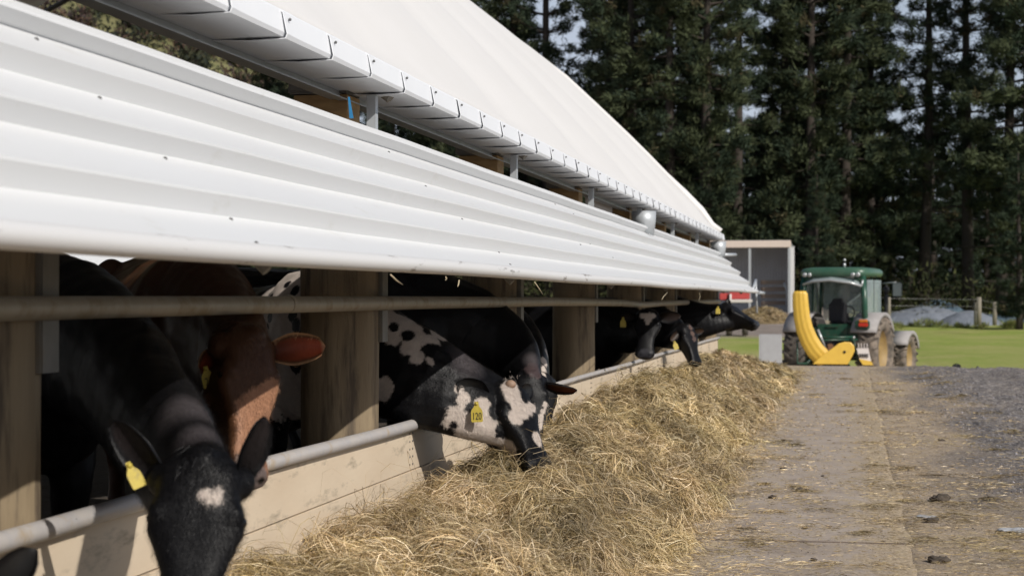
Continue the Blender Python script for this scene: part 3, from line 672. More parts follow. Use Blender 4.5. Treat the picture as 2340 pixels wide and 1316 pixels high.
# ------------------------------------------------------------------ cows
SUNLIT_DUST = (.085, .075, .078); BLACK = (.0065, .0065, .0075); WHITE = (.55, .48, .42)  # first colour: dusty neck fur with the sunlit tone painted in
def ell(c, u, v, a, b, b2=None, n=20, e=2.3):
    """superellipse ring: half width a along u, b along +v, b2 along -v"""
    b2 = b if b2 is None else b2; out = []
    for k in range(n):
        t_ = 2 * math.pi * k / n; ct, st = math.cos(t_), math.sin(t_)
        x = math.copysign(abs(ct) ** (2 / e), ct) * a; y = math.copysign(abs(st) ** (2 / e), st) * (b if st > 0 else b2)
        out.append(c + u * x + v * y)
    return out
def bez(p0, p1, p2, p3, t): s = 1 - t; return p0 * s ** 3 + p1 * 3 * s * s * t + p2 * 3 * s * t * t + p3 * t ** 3
def cow(name, label, chest, bdir, poll, a, n, ears, color=BLACK, vox=.013, HL=.52, blobs=(), eargeo=None, tags=(), neckw=1.0, mid=None, poll_hair=False, bodyscale=1.0, inner=(.16, .05, .03), muz=None, extra=None, rim=None, nostril=True, coat=0, wsc=1.0, dsc=1.0):
    a = Vector(a).normalized(); n = Vector(n); n = (n - a * n.dot(a)).normalized(); s = n.cross(a)
    bd = Vector((bdir[0], bdir[1], 0)).normalized(); sv = Vector((-bd.y, bd.x, 0)); Z = Vector((0, 0, 1))
    ch = Vector((chest[0], chest[1], 0)); root = thing(name, label, 'cow', ch, 0)
    k_ = HL / .52; kb = bodyscale
    mb = MB()
    # trunk
    rs = []
    for (q, w_, tp, bt) in [(-.10, .07, 1.08, .86), (-.04, .15, 1.16, .72), (.08, .22, 1.27, .62), (.3, .27, 1.37, .56), (.65, .32, 1.36, .50), (1.0, .365, 1.35, .46), (1.35, .36, 1.36, .47), (1.62, .31, 1.38, .56), (1.85, .25, 1.36, .72), (1.98, .16, 1.28, .85), (2.03, .06, 1.18, .98)]:
        tp *= kb; bt *= kb
        c_ = ch - bd * q + Z * ((tp + bt) / 2); rs.append(ell(c_, sv, Z, w_ * kb, (tp - bt) / 2, n=24, e=2.2))
    mb.rings(rs)
    # legs
    for sg in (-1, 1):
        f0 = ch - bd * .28 + sv * .15 * sg
        mb.tube([f0 + Z * .80, f0 + bd * .03 + Z * .58, f0 + Z * .36, f0 - bd * .01 + Z * .14, f0 + bd * .04 + Z * .03], [.12, .08, .05, .035, .055], 12)
        h0 = ch - bd * 1.68 + sv * .17 * sg
        mb.tube([h0 + Z * .95, h0 + bd * .12 + Z * .68, h0 - bd * .10 + Z * .46, h0 - bd * .05 + Z * .16, h0 + bd * .02 + Z * .03], [.16, .11, .05, .036, .055], 12)
    mb.tube([ch - bd * 1.98 + Z * 1.27, ch - bd * 2.08 + Z * 1.1, ch - bd * 2.06 + Z * .6, ch - bd * 2.05 + Z * .42], [.04, .025, .02, .035], 8)
    mb.ball(ch - bd * 1.4 + Z * .5, .17, 12)
    # hip bones
    for sg in (-1, 1): mb.ball(ch - bd * 1.58 + sv * .22 * sg + Z * 1.28 * kb, .08, 10)
    # head
    pl = Vector(poll)
    HS = [(-.035, .05, .00, .09), (.0, .078, .03, .12), (.04, .090, .048, .15), (.09, .094, .050, .175), (.135, .110, .050, .19), (.185, .112, .044, .195), (.24, .090, .038, .178), (.31, .068, .036, .14), (.37, .060, .034, .112), (.42, .062, .034, .10), (.46, .072, .036, .098), (.495, .074, .030, .092), (.52, .060, .016, .075), (.532, .030, .0, .05)]
    HS = [(t_, w_ * (1.12 if t_ < .35 else 1.22) * wsc, u_, d_ * 1.08 * (1 + (dsc - 1) * min(1, max(0, (.5 - t_) / .25)))) for t_, w_, u_, d_ in HS]
    rs = [ell(pl + a * t_ * k_, s, n, w_ * k_, u_ * k_, d_ * k_, n=22, e=2.5) for t_, w_, u_, d_ in HS]
    # taper the jaw narrower than the brow
    for r_, (t_, w_, u_, d_) in zip(rs, HS):
        for j, p in enumerate(r_):
            q = p - (pl + a * t_ * k_); dn = -q.dot(n) / (d_ * k_ + 1e-6)
            if dn > .2: r_[j] = p - s * q.dot(s) * .38 * min(1, dn)
    mb.rings(rs)
    mb.ball(pl + n * .005 + a * .005, (.055 * k_, .055 * k_, .045 * k_), 12)          # poll
    for sg in (-1, 1):
        mb.ball(pl + a * .14 * k_ + s * .090 * wsc * sg * k_ + n * .014 * k_, (.034 * k_, .034 * k_, .036 * k_), 12)  # brow
        mb.ball(pl + a * .20 * k_ + s * .055 * sg * k_ - n * .10 * k_, .052 * k_, 12)      # cheek
        mb.ball(pl + a * .475 * k_ + s * .045 * sg * k_ + n * .012 * k_, .028 * k_, 12)  # nostril wing
        mb.ball(pl + a * .045 * k_ + s * .09 * sg * k_ - n * .04 * k_, .050 * k_, 12)     # ear root
    mb.tube([pl + a * .28 * k_ - n * .12 * k_, pl + a * .40 * k_ - n * .088 * k_, pl + a * .485 * k_ - n * .078 * k_], [.05 * k_, .045 * k_, .038 * k_], 12)
    # neck
    n0 = ch - bd * .22 + Z * 1.05 * kb; n3 = pl + a * .10 * k_ - n * .105 * k_
    n1 = n0 + bd * .34 + Z * .05; n2 = n3 - n * .20 - a * .10 if mid is None else Vector(mid)
    rs = []; NS = 14
    for j in range(NS + 1):
        t_ = j / NS; c_ = bez(n0, n1, n2, n3, t_); tg = (bez(n0, n1, n2, n3, min(1, t_ + .02)) - bez(n0, n1, n2, n3, max(0, t_ - .02))).normalized()
        dors = (Z * (1 - t_) + (-a) * t_ * 1.0); dors = (dors - tg * dors.dot(tg)).normalized(); u_ = tg.cross(dors)
        hh = (.34 * (1 - t_) ** 1.1 + .178 * (1 - (1 - t_) ** 1.1)) * neckw; ww = (.21 * (1 - t_) + .095 * t_) * neckw
        rs.append(ell(c_, u_, dors, ww, hh, n=20, e=2.1))
    mb.rings(rs)
    bm_ = mb.b; bmesh.ops.recalc_face_normals(bm_, faces=bm_.faces)
    me = bpy.data.meshes.new('raw'); bm_.to_mesh(me); bm_.free()
    tmp = bpy.data.objects.new('tmp', me); col.objects.link(tmp)
    m1 = tmp.modifiers.new('r', 'REMESH'); m1.mode = 'VOXEL'; m1.voxel_size = vox; m1.use_smooth_shade = True
    m2 = tmp.modifiers.new('s', 'SMOOTH'); m2.factor = .5; m2.iterations = max(3, int(.07 / vox))
    dg = bpy.context.evaluated_depsgraph_get(); dg.update()
    bm2 = bmesh.new(); bm2.from_mesh(tmp.evaluated_get(dg).data)
    bpy.data.objects.remove(tmp); bpy.data.meshes.remove(me)
    bm2.normal_update(); cv = np.array([v.co[:] for v in bm2.verts]); nv_ = np.array([v.normal[:] for v in bm2.verts])
    def n3(f, sd_): return (vn(cv[:, 0] * f + 7 * sd_, cv[:, 1] * f + cv[:, 2] * f * .6, sd_) + vn(cv[:, 1] * f - cv[:, 0] * f * .4, cv[:, 2] * f, sd_ + 1) + vn(cv[:, 2] * f + cv[:, 0] * .5 * f, cv[:, 0] * f, sd_ + 2)) / 1.5
    dh = np.linalg.norm(cv - np.array(pl), axis=1); nk = np.exp(-((dh - .28) / .16) ** 2)
    fold = np.sin((cv - np.array(pl)) @ np.array(a * .5 - n * .2 + Vector((1, .2, .6))) * 75 + 3 * n3(5, 31)) * nk * .0016
    disp = .014 * n3(7, 11) + .006 * n3(18, 21) * (dh > .1) + fold
    disp *= np.where(dh < .5 * k_, .45, 1.0)
    cv2 = cv + nv_ * disp[:, None]
    for v, c_ in zip(bm2.verts, cv2): v.co = c_
    bm2.normal_update()
    nb = len(bm2.verts)
    colr = [tuple(color)] * nb
    # ears : cupped leaves
    def add_ear(base, dirv, openv, L, W, tagc):
        dirv = dirv.normalized(); openv = (openv - dirv * openv.dot(dirv)).normalized(); sd_ = dirv.cross(openv); NU, NV = 12, 11
        outer, inn = [], []
        for iu in range(NU + 1):
            u = iu / NU; wd = W * .5 * min(1, (u + .04) / .5) ** .55 * max(0, 1 - u ** 3.2) ** .5 + .003
            if u < .12: wd = max(wd, .024)
            ro_, ri_ = [], []
            for iv in range(NV):
                v = iv / (NV - 1) * 2 - 1
                cup = .42 * wd * (v * v) * (1.2 - .5 * u)
                p = base + dirv * (L * u) + sd_ * (wd * v) + openv * (cup - .12 * L * u * u * 0)
                ro_.append(p - openv * (.010 * (1 - .6 * u))); ri_.append(p + openv * .003)
            outer.append(ro_); inn.append(ri_)
        def sheet(g_, flip, colf):
            vs = []
            for iu, row in enumerate(g_):
                r2 = []
                for iv, p in enumerate(row): r2.append(bm2.verts.new(p)); colr.append(colf(iu / NU, iv / (NV - 1) * 2 - 1))
                vs.append(r2)
            for p_, q_ in zip(vs, vs[1:]):
                for j in range(NV - 1):
                    f = bm2.faces.new((p_[j], p_[j + 1], q_[j + 1], q_[j]) if not flip else (q_[j], q_[j + 1], p_[j + 1], p_[j])); f.smooth = True
            return vs
        A_ = sheet(outer, True, lambda u, v: tuple(color)); B_ = sheet(inn, False, lambda u, v: (rim if (rim and (abs(v) > .8 or u > .93)) else (tuple(color[q_] * (1 - min(1, u * 1.3)) * .3 + inner[q_] * min(1, u * 1.3) for q_ in range(3)) if abs(v) < .8 and u > .1 else color)))
        for iu in range(NU):
            for j in (0, NV - 1): f = bm2.faces.new((A_[iu][j], A_[iu + 1][j], B_[iu + 1][j], B_[iu][j]) if j == 0 else (B_[iu][j], B_[iu + 1][j], A_[iu + 1][j], A_[iu][j])); f.smooth = True
        for j in range(NV - 1): f = bm2.faces.new((A_[NU][j], B_[NU][j], B_[NU][j + 1], A_[NU][j + 1])); f.smooth = True
    earinfo = []
    for sg, e in zip((-1, 1), ears):
        if e is None: continue
        dirv, openv = Vector(e[0]), Vector(e[1]); Lr = e[2] if len(e) > 2 else .2; Wr = e[3] if len(e) > 3 else .54
        bs = pl + a * .045 * k_ + s * (.095 + (e[4] if len(e) > 4 else 0)) * sg * k_ - n * .04 * k_
        add_ear(bs, dirv, openv, Lr, Lr * Wr, None); earinfo.append((bs, dirv.normalized(), openv.normalized()))
    me = bpy.data.meshes.new('body')
    bm2.to_mesh(me); bm2.free()
    nv = len(me.vertices); co = np.empty(nv * 3, np.float32); me.vertices.foreach_get('co', co); co = co.reshape(-1, 3).astype(float)
    Cc = np.array(colr, float)
    # markings and painted sunlit patches
    if blobs:
        bvh = BVHTree.FromPolygons([tuple(v) for v in co], [tuple(p.vertices) for p in me.polygons])
        nz = vn(co[:, 0] * 22 + co[:, 2] * 9, co[:, 1] * 22 - co[:, 2] * 19, 5) * .42 + vn(co[:, 0] * 70 + co[:, 2] * 60, co[:, 1] * 70 - co[:, 2] * 50, 6) * .25
        for bl in blobs:
            px, py, rp, cb = bl[:4]; d = ray(px, py).normalized(); hit = bvh.ray_cast(CAM, d)
            if hit[0] is None:
                hit = bvh.find_nearest(CAM + d * (ch - CAM).length)
                if hit[0] is None: continue
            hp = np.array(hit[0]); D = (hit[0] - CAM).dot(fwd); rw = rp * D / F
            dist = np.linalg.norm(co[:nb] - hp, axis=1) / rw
            if cb is SUNLIT_DUST: mk = np.clip((1.0 - dist) / .7, 0, 1)[:, None] * .85
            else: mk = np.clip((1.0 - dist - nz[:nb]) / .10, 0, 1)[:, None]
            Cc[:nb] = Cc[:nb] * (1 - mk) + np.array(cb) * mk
    # darker muzzle, nostrils
    mz = np.array(pl + a * .50 * k_); dm = np.linalg.norm(co[:nb] - mz, axis=1)
    if muz is not None:
        mk = np.clip((.085 * k_ - dm) / .015, 0, 1)[:, None]; Cc[:nb] = Cc[:nb] * (1 - mk) + np.array(muz) * mk
    for sg in (-1, 1):
        q = np.array(pl + a * .495 * k_ + s * .045 * sg * k_ + n * .02 * k_); dq = np.linalg.norm((co[:nb] - q), axis=1)
        mk = np.clip((.016 * k_ - dq) / .006, 0, 1)[:, None]; Cc[:nb] = Cc[:nb] * (1 - mk) + np.array((.004, .004, .004)) * mk
    at = me.color_attributes.new('Col', 'FLOAT_COLOR', 'POINT'); c4 = np.ones((nv, 4), np.float32); c4[:, :3] = Cc; at.data.foreach_set('color', c4.ravel())
    me.transform(Matrix.Translation(-ch)); me.materials.append(M['cow'])
    me.polygons.foreach_set('use_smooth', np.ones(len(me.polygons), bool))
    body = bpy.data.objects.new('body', me); link(body, root)
    if coat:
        rr_ = np.random.default_rng(int(abs(pl.x * 1000))); np_ = len(me.polygons)
        pc = np.empty(np_ * 3, np.float32); me.polygons.foreach_get('center', pc); pc = pc.reshape(-1, 3)
        pn = np.empty(np_ * 3, np.float32); me.polygons.foreach_get('normal', pn); pn = pn.reshape(-1, 3)
        v0 = np.array([p.vertices[0] for p in me.polygons]); wc = pc + np.array(ch)
        cand = np.where((wc[:, 0] > -3.0) & (((wc - np.array(CAM)) * pn).sum(1) < .25 * np.linalg.norm(wc, axis=1)) & (np.linalg.norm(wc - np.array(pl + a * .5 * k_), axis=1) > .07))[0]
        wgt = np.exp(-np.linalg.norm(wc[cand] - np.array(pl), axis=1) / .5); ids = rr_.choice(cand, coat, p=wgt / wgt.sum())
        b_ = pc[ids] + rr_.normal(0, vox * .5, (coat, 3)); fl = -np.array(a) * 0 + rr_.normal(0, .28, (coat, 3))
        dm_ = wc[ids] - np.array(pl + a * .3 * k_); fl += np.where((np.linalg.norm(wc[ids] - np.array(pl), axis=1) < .5)[:, None], np.array(a) * .9, np.array((-.5, 0, -.8)))
        nn_ = pn[ids]; fl -= nn_ * (fl * nn_).sum(1)[:, None]; fl /= np.linalg.norm(fl, axis=1)[:, None] + 1e-9
        d_ = fl + nn_ * rr_.uniform(.10, .45, (coat, 1)); d_ /= np.linalg.norm(d_, axis=1)[:, None]
        sd_ = np.cross(d_, nn_); sd_ /= np.linalg.norm(sd_, axis=1)[:, None] + 1e-9; wd_ = .00055
        Lh = rr_.uniform(.006, .016, (coat, 1)); Vh = np.stack([b_ - sd_ * wd_, b_ + sd_ * wd_, b_ + d_ * Lh], 1).reshape(-1, 3)
        ch_ = Cc[v0[ids]] * rr_.uniform(.7, 1.5, (coat, 1))
        ct_o = mobj('coat', npmesh('coat', Vh, np.arange(3 * coat).reshape(-1, 3), np.repeat(ch_, 3, 0)), M['cow'], root); ct_o['kind'] = 'stuff'
    for sg in (-1, 1):
        mb = MB(); mb.ball(pl + a * .155 * k_ + s * .110 * wsc * sg * k_ + n * .004 * k_ - ch, .0165 * k_, 14); mb.build('eye', M['eye'], root)
    for tg in tags:
        ei, kind_, text = tg[:3]; off = tg[3] if len(tg) > 3 else (0, 0, 0); face = Vector(tg[4]).normalized() if len(tg) > 4 else -Vector(fwd); hang = Vector(tg[5]).normalized() if len(tg) > 5 else Vector((0, 0, -1)); ts = tg[6] if len(tg) > 6 else 1.0
        bs, dv, ov = earinfo[ei]; c_ = bs + dv * .10 + Vector(off) - ch
        face = (face - hang * face.dot(hang)).normalized(); sx = face.cross(hang)
        out = [(-.010, 0), (.010, 0), (.013, .024), (.026, .040), (.030, .052), (.030, .100), (.026, .105), (-.026, .105), (-.030, .100), (-.030, .052), (-.026, .040), (-.013, .024)]
        mb = MB(); mb.prism([c_ + sx * x * ts + hang * y * ts for x, y in out], face * .003); tg_o = mb.build('ear_tag', M['tag_yellow'], root)
        mb = MB(); mb.ball(c_ + hang * .010 + face * .004, .008, 10); mb.build('tag_button', M['tag_yellow'], tg_o)
        if text:
            cu = bpy.data.curves.new('num', 'FONT'); cu.body = text; cu.size = .040 * ts; cu.align_x = 'CENTER'; cu.align_y = 'CENTER'; cu.extrude = .0004
            to = bpy.data.objects.new('tag_number', cu); col.objects.link(to); dg = bpy.context.evaluated_depsgraph_get(); dg.update()
            tm = bpy.data.meshes.new_from_object(to.evaluated_get(dg)); bpy.data.objects.remove(to)
            X_, Y_, Z_ = -sx, -hang, face
            if X_.cross(Y_).dot(Z_) < 0: X_ = -X_
            mt = Matrix((X_, Y_, Z_)).transposed().to_4x4(); mt.translation = c_ + hang * .076 * ts + face * .0042
            tm.transform(mt @ Matrix.Diagonal((.85, 1.3, 1, 1))); tm.materials.clear(); mobj('tag_number', tm, M['ink'], tg_o)
    return root, pl, a, n, s, k_, ch

def hair_tuft(root, ch, base, dirs, n, L, colr_, seed=1, wd=.0012, spread=.02):
    r = np.random.default_rng(seed); Vv = []; Ff = []; k = 0
    for q in range(n):
        b = Vector(base) + Vector(r.normal(0, spread, 3)); d = Vector(dirs) + Vector(r.normal(0, .45, 3)); d.normalize()
        sd_ = d.cross(Vector(fwd)).normalized() * wd; l = L * r.uniform(.5, 1.2); bend = Vector(r.normal(0, .3, 3)) * l * .5 + Vector((0, 0, -l * .15))
        p = [b, b + d * l * .5 + bend * .3, b + d * l + bend]
        for j, w_ in enumerate((1, .8, .1)): Vv += [p[j] - sd_ * w_, p[j] + sd_ * w_]
        for j in range(2): Ff.append((k + 2 * j, k + 2 * j + 1, k + 2 * j + 3, k + 2 * j + 2))
        k += 6
    me = npmesh('hair', np.array([tuple(v - Vector(ch)) for v in Vv]), np.array(Ff), np.tile(np.array(colr_), (len(Vv), 1)))
    mobj('hair_tuft', me, M['cow'], root)

Wm = WHITE
# 1 black cow with star, turned to the camera
poll = PD(462, 1052, 4.45)
c1 = cow('cow', 'black cow in front with a white star on its forehead, head hanging over the trough', (-2.75, 5.75), (.86, -.5), poll, (.02, -.28, -.95), (.30, -.95, .25),
         [((-.60, -.10, .68), (-.25, -1, -.1), .20, .50), ((.36, -.05, .85), (.9, -.6, -.2), .19, .46)], coat=90000, vox=.010, HL=.53, mid=(-2.14, 5.05, .90), bodyscale=1.09, neckw=.93,
         blobs=[(430, 930, 110, SUNLIT_DUST), (455, 990, 80, SUNLIT_DUST), (470, 1128, 14, Wm), (484, 1136, 17, Wm), (498, 1124, 13, Wm), (497, 1142, 11, Wm)], tags=[(0, 1, None, (-.02, -.03, -.03), (.8, -.6, .2), (.45, 0, -.8), .7)], inner=(.02, .016, .016))
# 2 brown cow
BROWN = (.078, .036, .018)
poll = PD(570, 765, 6.15); SUNLIT_TAN = (.34, .175, .10)  # tan: sunlight on the lower face painted into the coat colour
c2 = cow('cow', 'reddish brown cow with its face half in the sun beside the black one', (-2.58, 6.6), (.5, -.85), poll, (.06, -.22, -.96), (.84, -.52, .16),
         [((-.5, .25, -.6), (.3, -.8, .3), .13), ((.86, .38, .10), (.25, -.9, .15), .225)], coat=80000, color=BROWN, vox=.010, HL=.55, bodyscale=1.09, mid=(-2.26, 6.30, .95), blobs=[(612, 905, 42, SUNLIT_TAN), (600, 950, 75, SUNLIT_TAN), (600, 1000, 70, SUNLIT_TAN), (595, 1040, 50, SUNLIT_TAN)], inner=(.30, .06, .025), rim=(.50, .30, .16),  # inner: red-lit ear tip put into the colour
         muz=(.13, .10, .09), tags=[(0, 1, '24', (.01, -.035, .0), (.2, -.9, .1), (.25, 0, -1), .75)])
# 3 friesian with tag 120
poll = PD(1158, 884, 9.05)
K = BLACK
c3 = cow('cow', 'black and white cow with yellow tag 120 eating at the hay', (-2.86, 8.95), (.6, -.75), poll, (.42, -.30, -.84), (.76, -.42, .42),
         [((-.60, -.62, .40), (.45, -.75, -.25), .20, .70, .055), ((.25, .75, .2), (.8, -.3, .2), .17)], coat=90000, vox=.009, dsc=1.35, wsc=1.2, HL=.50, mid=(-2.22, 8.50, .87), neckw=1.16, inner=(.02, .02, .02),
         blobs=[(1065, 825, 60, SUNLIT_DUST), (600, 640, 100, Wm), (660, 690, 90, Wm), (640, 760, 70, Wm), (660, 900, 90, Wm), (578, 646, 9, K), (572, 668, 13, K), (552, 674, 8, K), (655, 650, 11, K), (674, 664, 15, K), (668, 720, 18, K), (675, 745, 18, K), (616, 726, 13, K), (673, 832, 22, K), (880, 720, 34, Wm), (920, 735, 36, Wm), (900, 765, 26, Wm), (950, 760, 30, Wm), (985, 780, 26, Wm), (1000, 765, 22, Wm), (940, 790, 24, Wm), (955, 815, 18, Wm), (985, 822, 14, Wm), (875, 885, 26, Wm), (872, 900, 20, Wm), (950, 708, 28, K), (975, 720, 22, K),
                (903, 747, 13, K), (932, 766, 19, K), (975, 757, 11, K), (990, 800, 24, K), (1010, 820, 24, K),
                (1045, 955, 34, Wm), (1080, 968, 40, Wm), (1110, 985, 44, Wm), (1140, 1010, 40, Wm), (1100, 1015, 30, Wm), (1160, 1028, 26, Wm), (1060, 915, 20, Wm), (1048, 888, 12, Wm), (1100, 930, 26, Wm), (1170, 1030, 26, Wm), (1060, 990, 26, Wm),
                (1036, 971, 11, K), (1086, 1008, 26, K), (1076, 930, 14, K), (1140, 940, 24, K), (1160, 985, 28, K), (1195, 1000, 30, K),
                (1172, 892, 28, Wm), (1185, 920, 22, Wm), (1192, 945, 16, Wm), (1180, 955, 20, Wm), (1178, 908, 27, Wm), (1188, 932, 25, Wm), (1205, 940, 20, Wm), (1215, 930, 14, Wm), (1228, 1000, 16, Wm), (1232, 1012, 10, Wm), (1218, 965, 18, K), (1205, 975, 16, K), (1228, 1040, 18, K), (1210, 1048, 24, K), (1190, 1040, 20, K), (1228, 1004, 14, Wm)],
         tags=[(0, 1, '120', (.045, -.10, -.055), (.1, -1, .1), (.04, 0, -1))])
mb = MB(); root, pl, a, n, s, k_, ch = c3; mb.ball(pl + n * .045 + a * .01 - s * .02 - ch, (.03, .026, .024), 14); mb.build('horn_bud', M['horn'], root)
hair_tuft(root, ch, pl + n * .03 - a * .02, (0, 0, 1), 40, .02, (.55, .48, .42), 5, wd=.0005)
hair_tuft(c1[0], c1[6], c1[1] + c1[3] * .04 + c1[2] * .03, (0, -.6, -.6), 140, .03, (.012, .012, .013), 6, wd=.0006, spread=.025)
# 4 black cow with brown ears and white nose strip
poll = PD(1208, 856, 10.75)
c4 = cow('cow', 'black cow with reddish ear linings eating right behind the spotted one', (-2.60, 10.72), (.95, .1), poll, (.12, -.28, -.95), (.35, -.9, .25),
         [((-.9, .1, .02), (.2, -.6, -.6), .2), ((.93, .1, -.20), (-.1, -.5, -.75), .225)], coat=40000, vox=.011, HL=.50, bodyscale=1.09, mid=(-2.16, 10.98, 1.0), inner=(.13, .035, .018),
         blobs=[(1222, 845, 22, (.07, .05, .05)), (1215, 820, 25, SUNLIT_DUST), (1246, 925, 9, Wm), (1242, 940, 9, Wm), (1236, 955, 10, Wm), (1230, 970, 12, Wm)])
# 6 cow behind it with white throat stripe
poll = PD(1236, 860, 12.6)
c6 = cow('cow', 'black cow with a white stripe down its neck, partly hidden beside the third pole', (-3.0, 13.2), (1, -.25), poll, (.1, -.2, -.95), (.5, -.8, .2), [None, None], vox=.014, HL=.5, mid=(-2.36, 12.9, 1.05),
         blobs=[(1262, 772, 7, Wm), (1257, 788, 11, Wm), (1250, 806, 12, Wm), (1244, 825, 13, Wm), (1240, 842, 13, Wm), (1238, 860, 14, Wm)])
# 7 black cow with white triangle
poll = PD(1481, 712, 17.7)
c7 = cow('cow', 'black cow with a white triangle on its forehead looking at the camera', (-2.45, 18.1), (.8, -.45), poll, (-.03, -.35, -.93), (.12, -.93, .33),
         [((-.95, -.1, -.10), (.1, -.9, -.2), .2), ((.95, .1, .05), (0, -.9, -.2), .25)], coat=16000, vox=.013, HL=.50, wsc=1.22, dsc=1.2, bodyscale=.92, mid=(-2.2, 17.9, .86), neckw=1.0, inner=(.022, .015, .013),
         blobs=[(1468, 721, 7, Wm), (1476, 722, 8, Wm), (1485, 722, 8, Wm), (1493, 721, 7, Wm), (1480, 731, 8, Wm), (1480, 739, 5, Wm)], tags=[(0, 1, None, (-.06, -.05, .0))], muz=(.03, .03, .035))
# 8 cow with head down
poll = PD(1568, 745, 20.6)
c8 = cow('cow', 'black cow with head down in the hay and a low yellow tag, behind another cow', (-2.42, 20.9), (.85, -.35), poll, (.28, -.25, -.93), (.75, -.55, .3),
         [((-.5, -.5, -.6), (.4, -.8, 0), .19), ((.7, .5, 0), (0, -.8, -.3), .19)], coat=16000, vox=.014, wsc=1.15, bodyscale=.92, HL=.5, mid=(-2.2, 20.55, .88), inner=(.05, .03, .02),
         blobs=[(1577, 724, 5, Wm), (1574, 735, 7, (.12, .08, .065)), (1578, 748, 7, (.12, .08, .065)), (1582, 762, 7, (.12, .08, .065)), (1587, 775, 7, (.10, .07, .06))], tags=[(0, 1, None, (.0, -.08, -.06), (.4, -.9, 0), (.3, 0, -1))])
# 9 cow with raised head
poll = PD(1656, 698, 23.6)
c9 = cow('cow', 'black cow farthest along the rail, head raised and stretched out to the right', (-2.42, 23.7), (.9, -.25), poll, (.86, -.18, -.50), (.48, -.15, .86),
         [((-.35, -.6, -.1), (.3, -.8, -.3), .17), ((-.1, .3, .9), (.3, -.9, 0), .16)], coat=16000, vox=.014, wsc=1.15, dsc=1.35, bodyscale=.93, HL=.55, mid=(-2.15, 23.5, .93), neckw=1.15, inner=(.02, .018, .018),
         tags=[(0, 1, None, (-.02, -.08, .07))], muz=(.035, .037, .042))
# 10 cow at the corner: only an ear reaches the frame
poll = PD(-135, 1362, 3.75)
c10 = cow('cow', 'cow at the bottom left corner of which only a dark ear shows', (-2.75, 3.0), (1, .1), poll, (.1, -.2, -.95), (.3, -.9, .3),
          [((-.6, .1, .5), (.2, -1, .1), .18), ((.50, .0, .62), (-.2, -.9, .1), .19)], vox=.02, HL=.5, mid=(-2.3, 3.3, 1.0), inner=(.02, .02, .02))

# ------------------------------------------------------------------ tractor  (local: +y forward, x right)
tp = Vector((-.31, 43.9, 0)); tp.z = float(TZ(tp.x, tp.y)) ; TZ0 = -.90; tp.z = TZ0
tr = thing('tractor', 'green tractor with dusty grey mudguards parked with its back to the camera', 'tractor', tp, R(-17)); tr.scale = (1.07, 1.05, 1.05)
def tpt(mb, name, m, parent=None): return mb.build(name, m, parent or tr)
def tyre(name, x, y, r, wdt, rimr, mt):
    mb = MB(); h = wdt / 2
    mb.lathe([(-h * .55, rimr), (-h * .95, rimr + .06), (-h, r - .14), (-h * .86, r - .05), (-h * .5, r - .025), (h * .5, r - .025), (h * .86, r - .05), (h, r - .14), (h * .95, rimr + .06), (h * .55, rimr)], (0, 0, 0), 'x', 40)
    nl = 20
    for k in range(nl):
        for sg in (-1, 1):
            a = 2 * math.pi * (k + (.5 if sg > 0 else 0)) / nl
            pts = []
            for q in range(5):
                xx = sg * (h * 1.0 - (h * .98) * q / 4); aa = a + .28 * q / 4 * .9; rr = r - (.07 if q == 0 else .008)
                pts.append(Vector((xx, rr * math.cos(aa), rr * math.sin(aa))))
            for p, q in zip(pts, pts[1:]):
                c_ = (p + q) / 2; d = (q - p); rad = Vector((0, c_.y, c_.z)).normalized(); dn = d.normalized(); ud = (rad - dn * rad.dot(dn)).normalized(); tdir = dn.cross(ud)
                mt_ = Matrix((dn, tdir, ud)).transposed(); mb.box(c_ - rad * .01, (d.length * 1.12, .05, .055), mt_)
    w_ = thing('wheel', None, None); w_.parent = tr; w_.location = (x, y, r)
    for kk in ('label', 'category'):
        if kk in w_: del w_[kk]
    mb.build('tyre', mt, w_)
    sgn = 1 if x > 0 else -1
    mb = MB(); mb.lathe([(sgn * h * .6, rimr), (sgn * h * .45, rimr - .03), (sgn * h * .1, rimr - .08), (sgn * h * .05, .16), (sgn * h * .25, .13), (sgn * h * .3, .02)], (0, 0, 0), 'x', 32)
    for k in range(8): aa = k * math.pi / 4; mb.ball((sgn * h * .16, .2 * math.cos(aa), .2 * math.sin(aa)), .02, 6)
    mb.build('rim', M['rim'], w_)
    return w_
tyre('wheel', -.88, 0, .83, .50, .50, M['rubber']); tyre('wheel', .88, 0, .83, .50, .50, M['mudrubber'])
tyre('wheel', -.86, 2.55, .60, .40, .36, M['rubber']); tyre('wheel', .86, 2.55, .60, .40, .36, M['mudrubber'])
mb = MB(); mb.box((0, .2, .95), (.55, 1.1, .55), bev=.04); mb.tube([(-.7, 0, .83), (.7, 0, .83)], .14, 16); mb.box((0, 1.6, .85), (.42, 2.2, .45), bev=.04); mb.tube([(-.75, 2.55, .6), (.75, 2.55, .6)], .09, 12); tpt(mb, 'chassis', M['tblack'])
mb = MB(); rs = []
for y, w_, t_, b_ in ((.85, .36, 1.62, 1.0), (1.6, .37, 1.64, 1.0), (2.4, .36, 1.58, .98), (3.0, .33, 1.46, .95), (3.15, .28, 1.36, .98)): rs.append(ell(Vector((0, y, (t_ + b_) / 2)), Vector((1, 0, 0)), Vector((0, 0, 1)), w_, (t_ - b_) / 2, n=20, e=5))
mb.rings(rs); tpt(mb, 'bonnet', M['tgreen'])
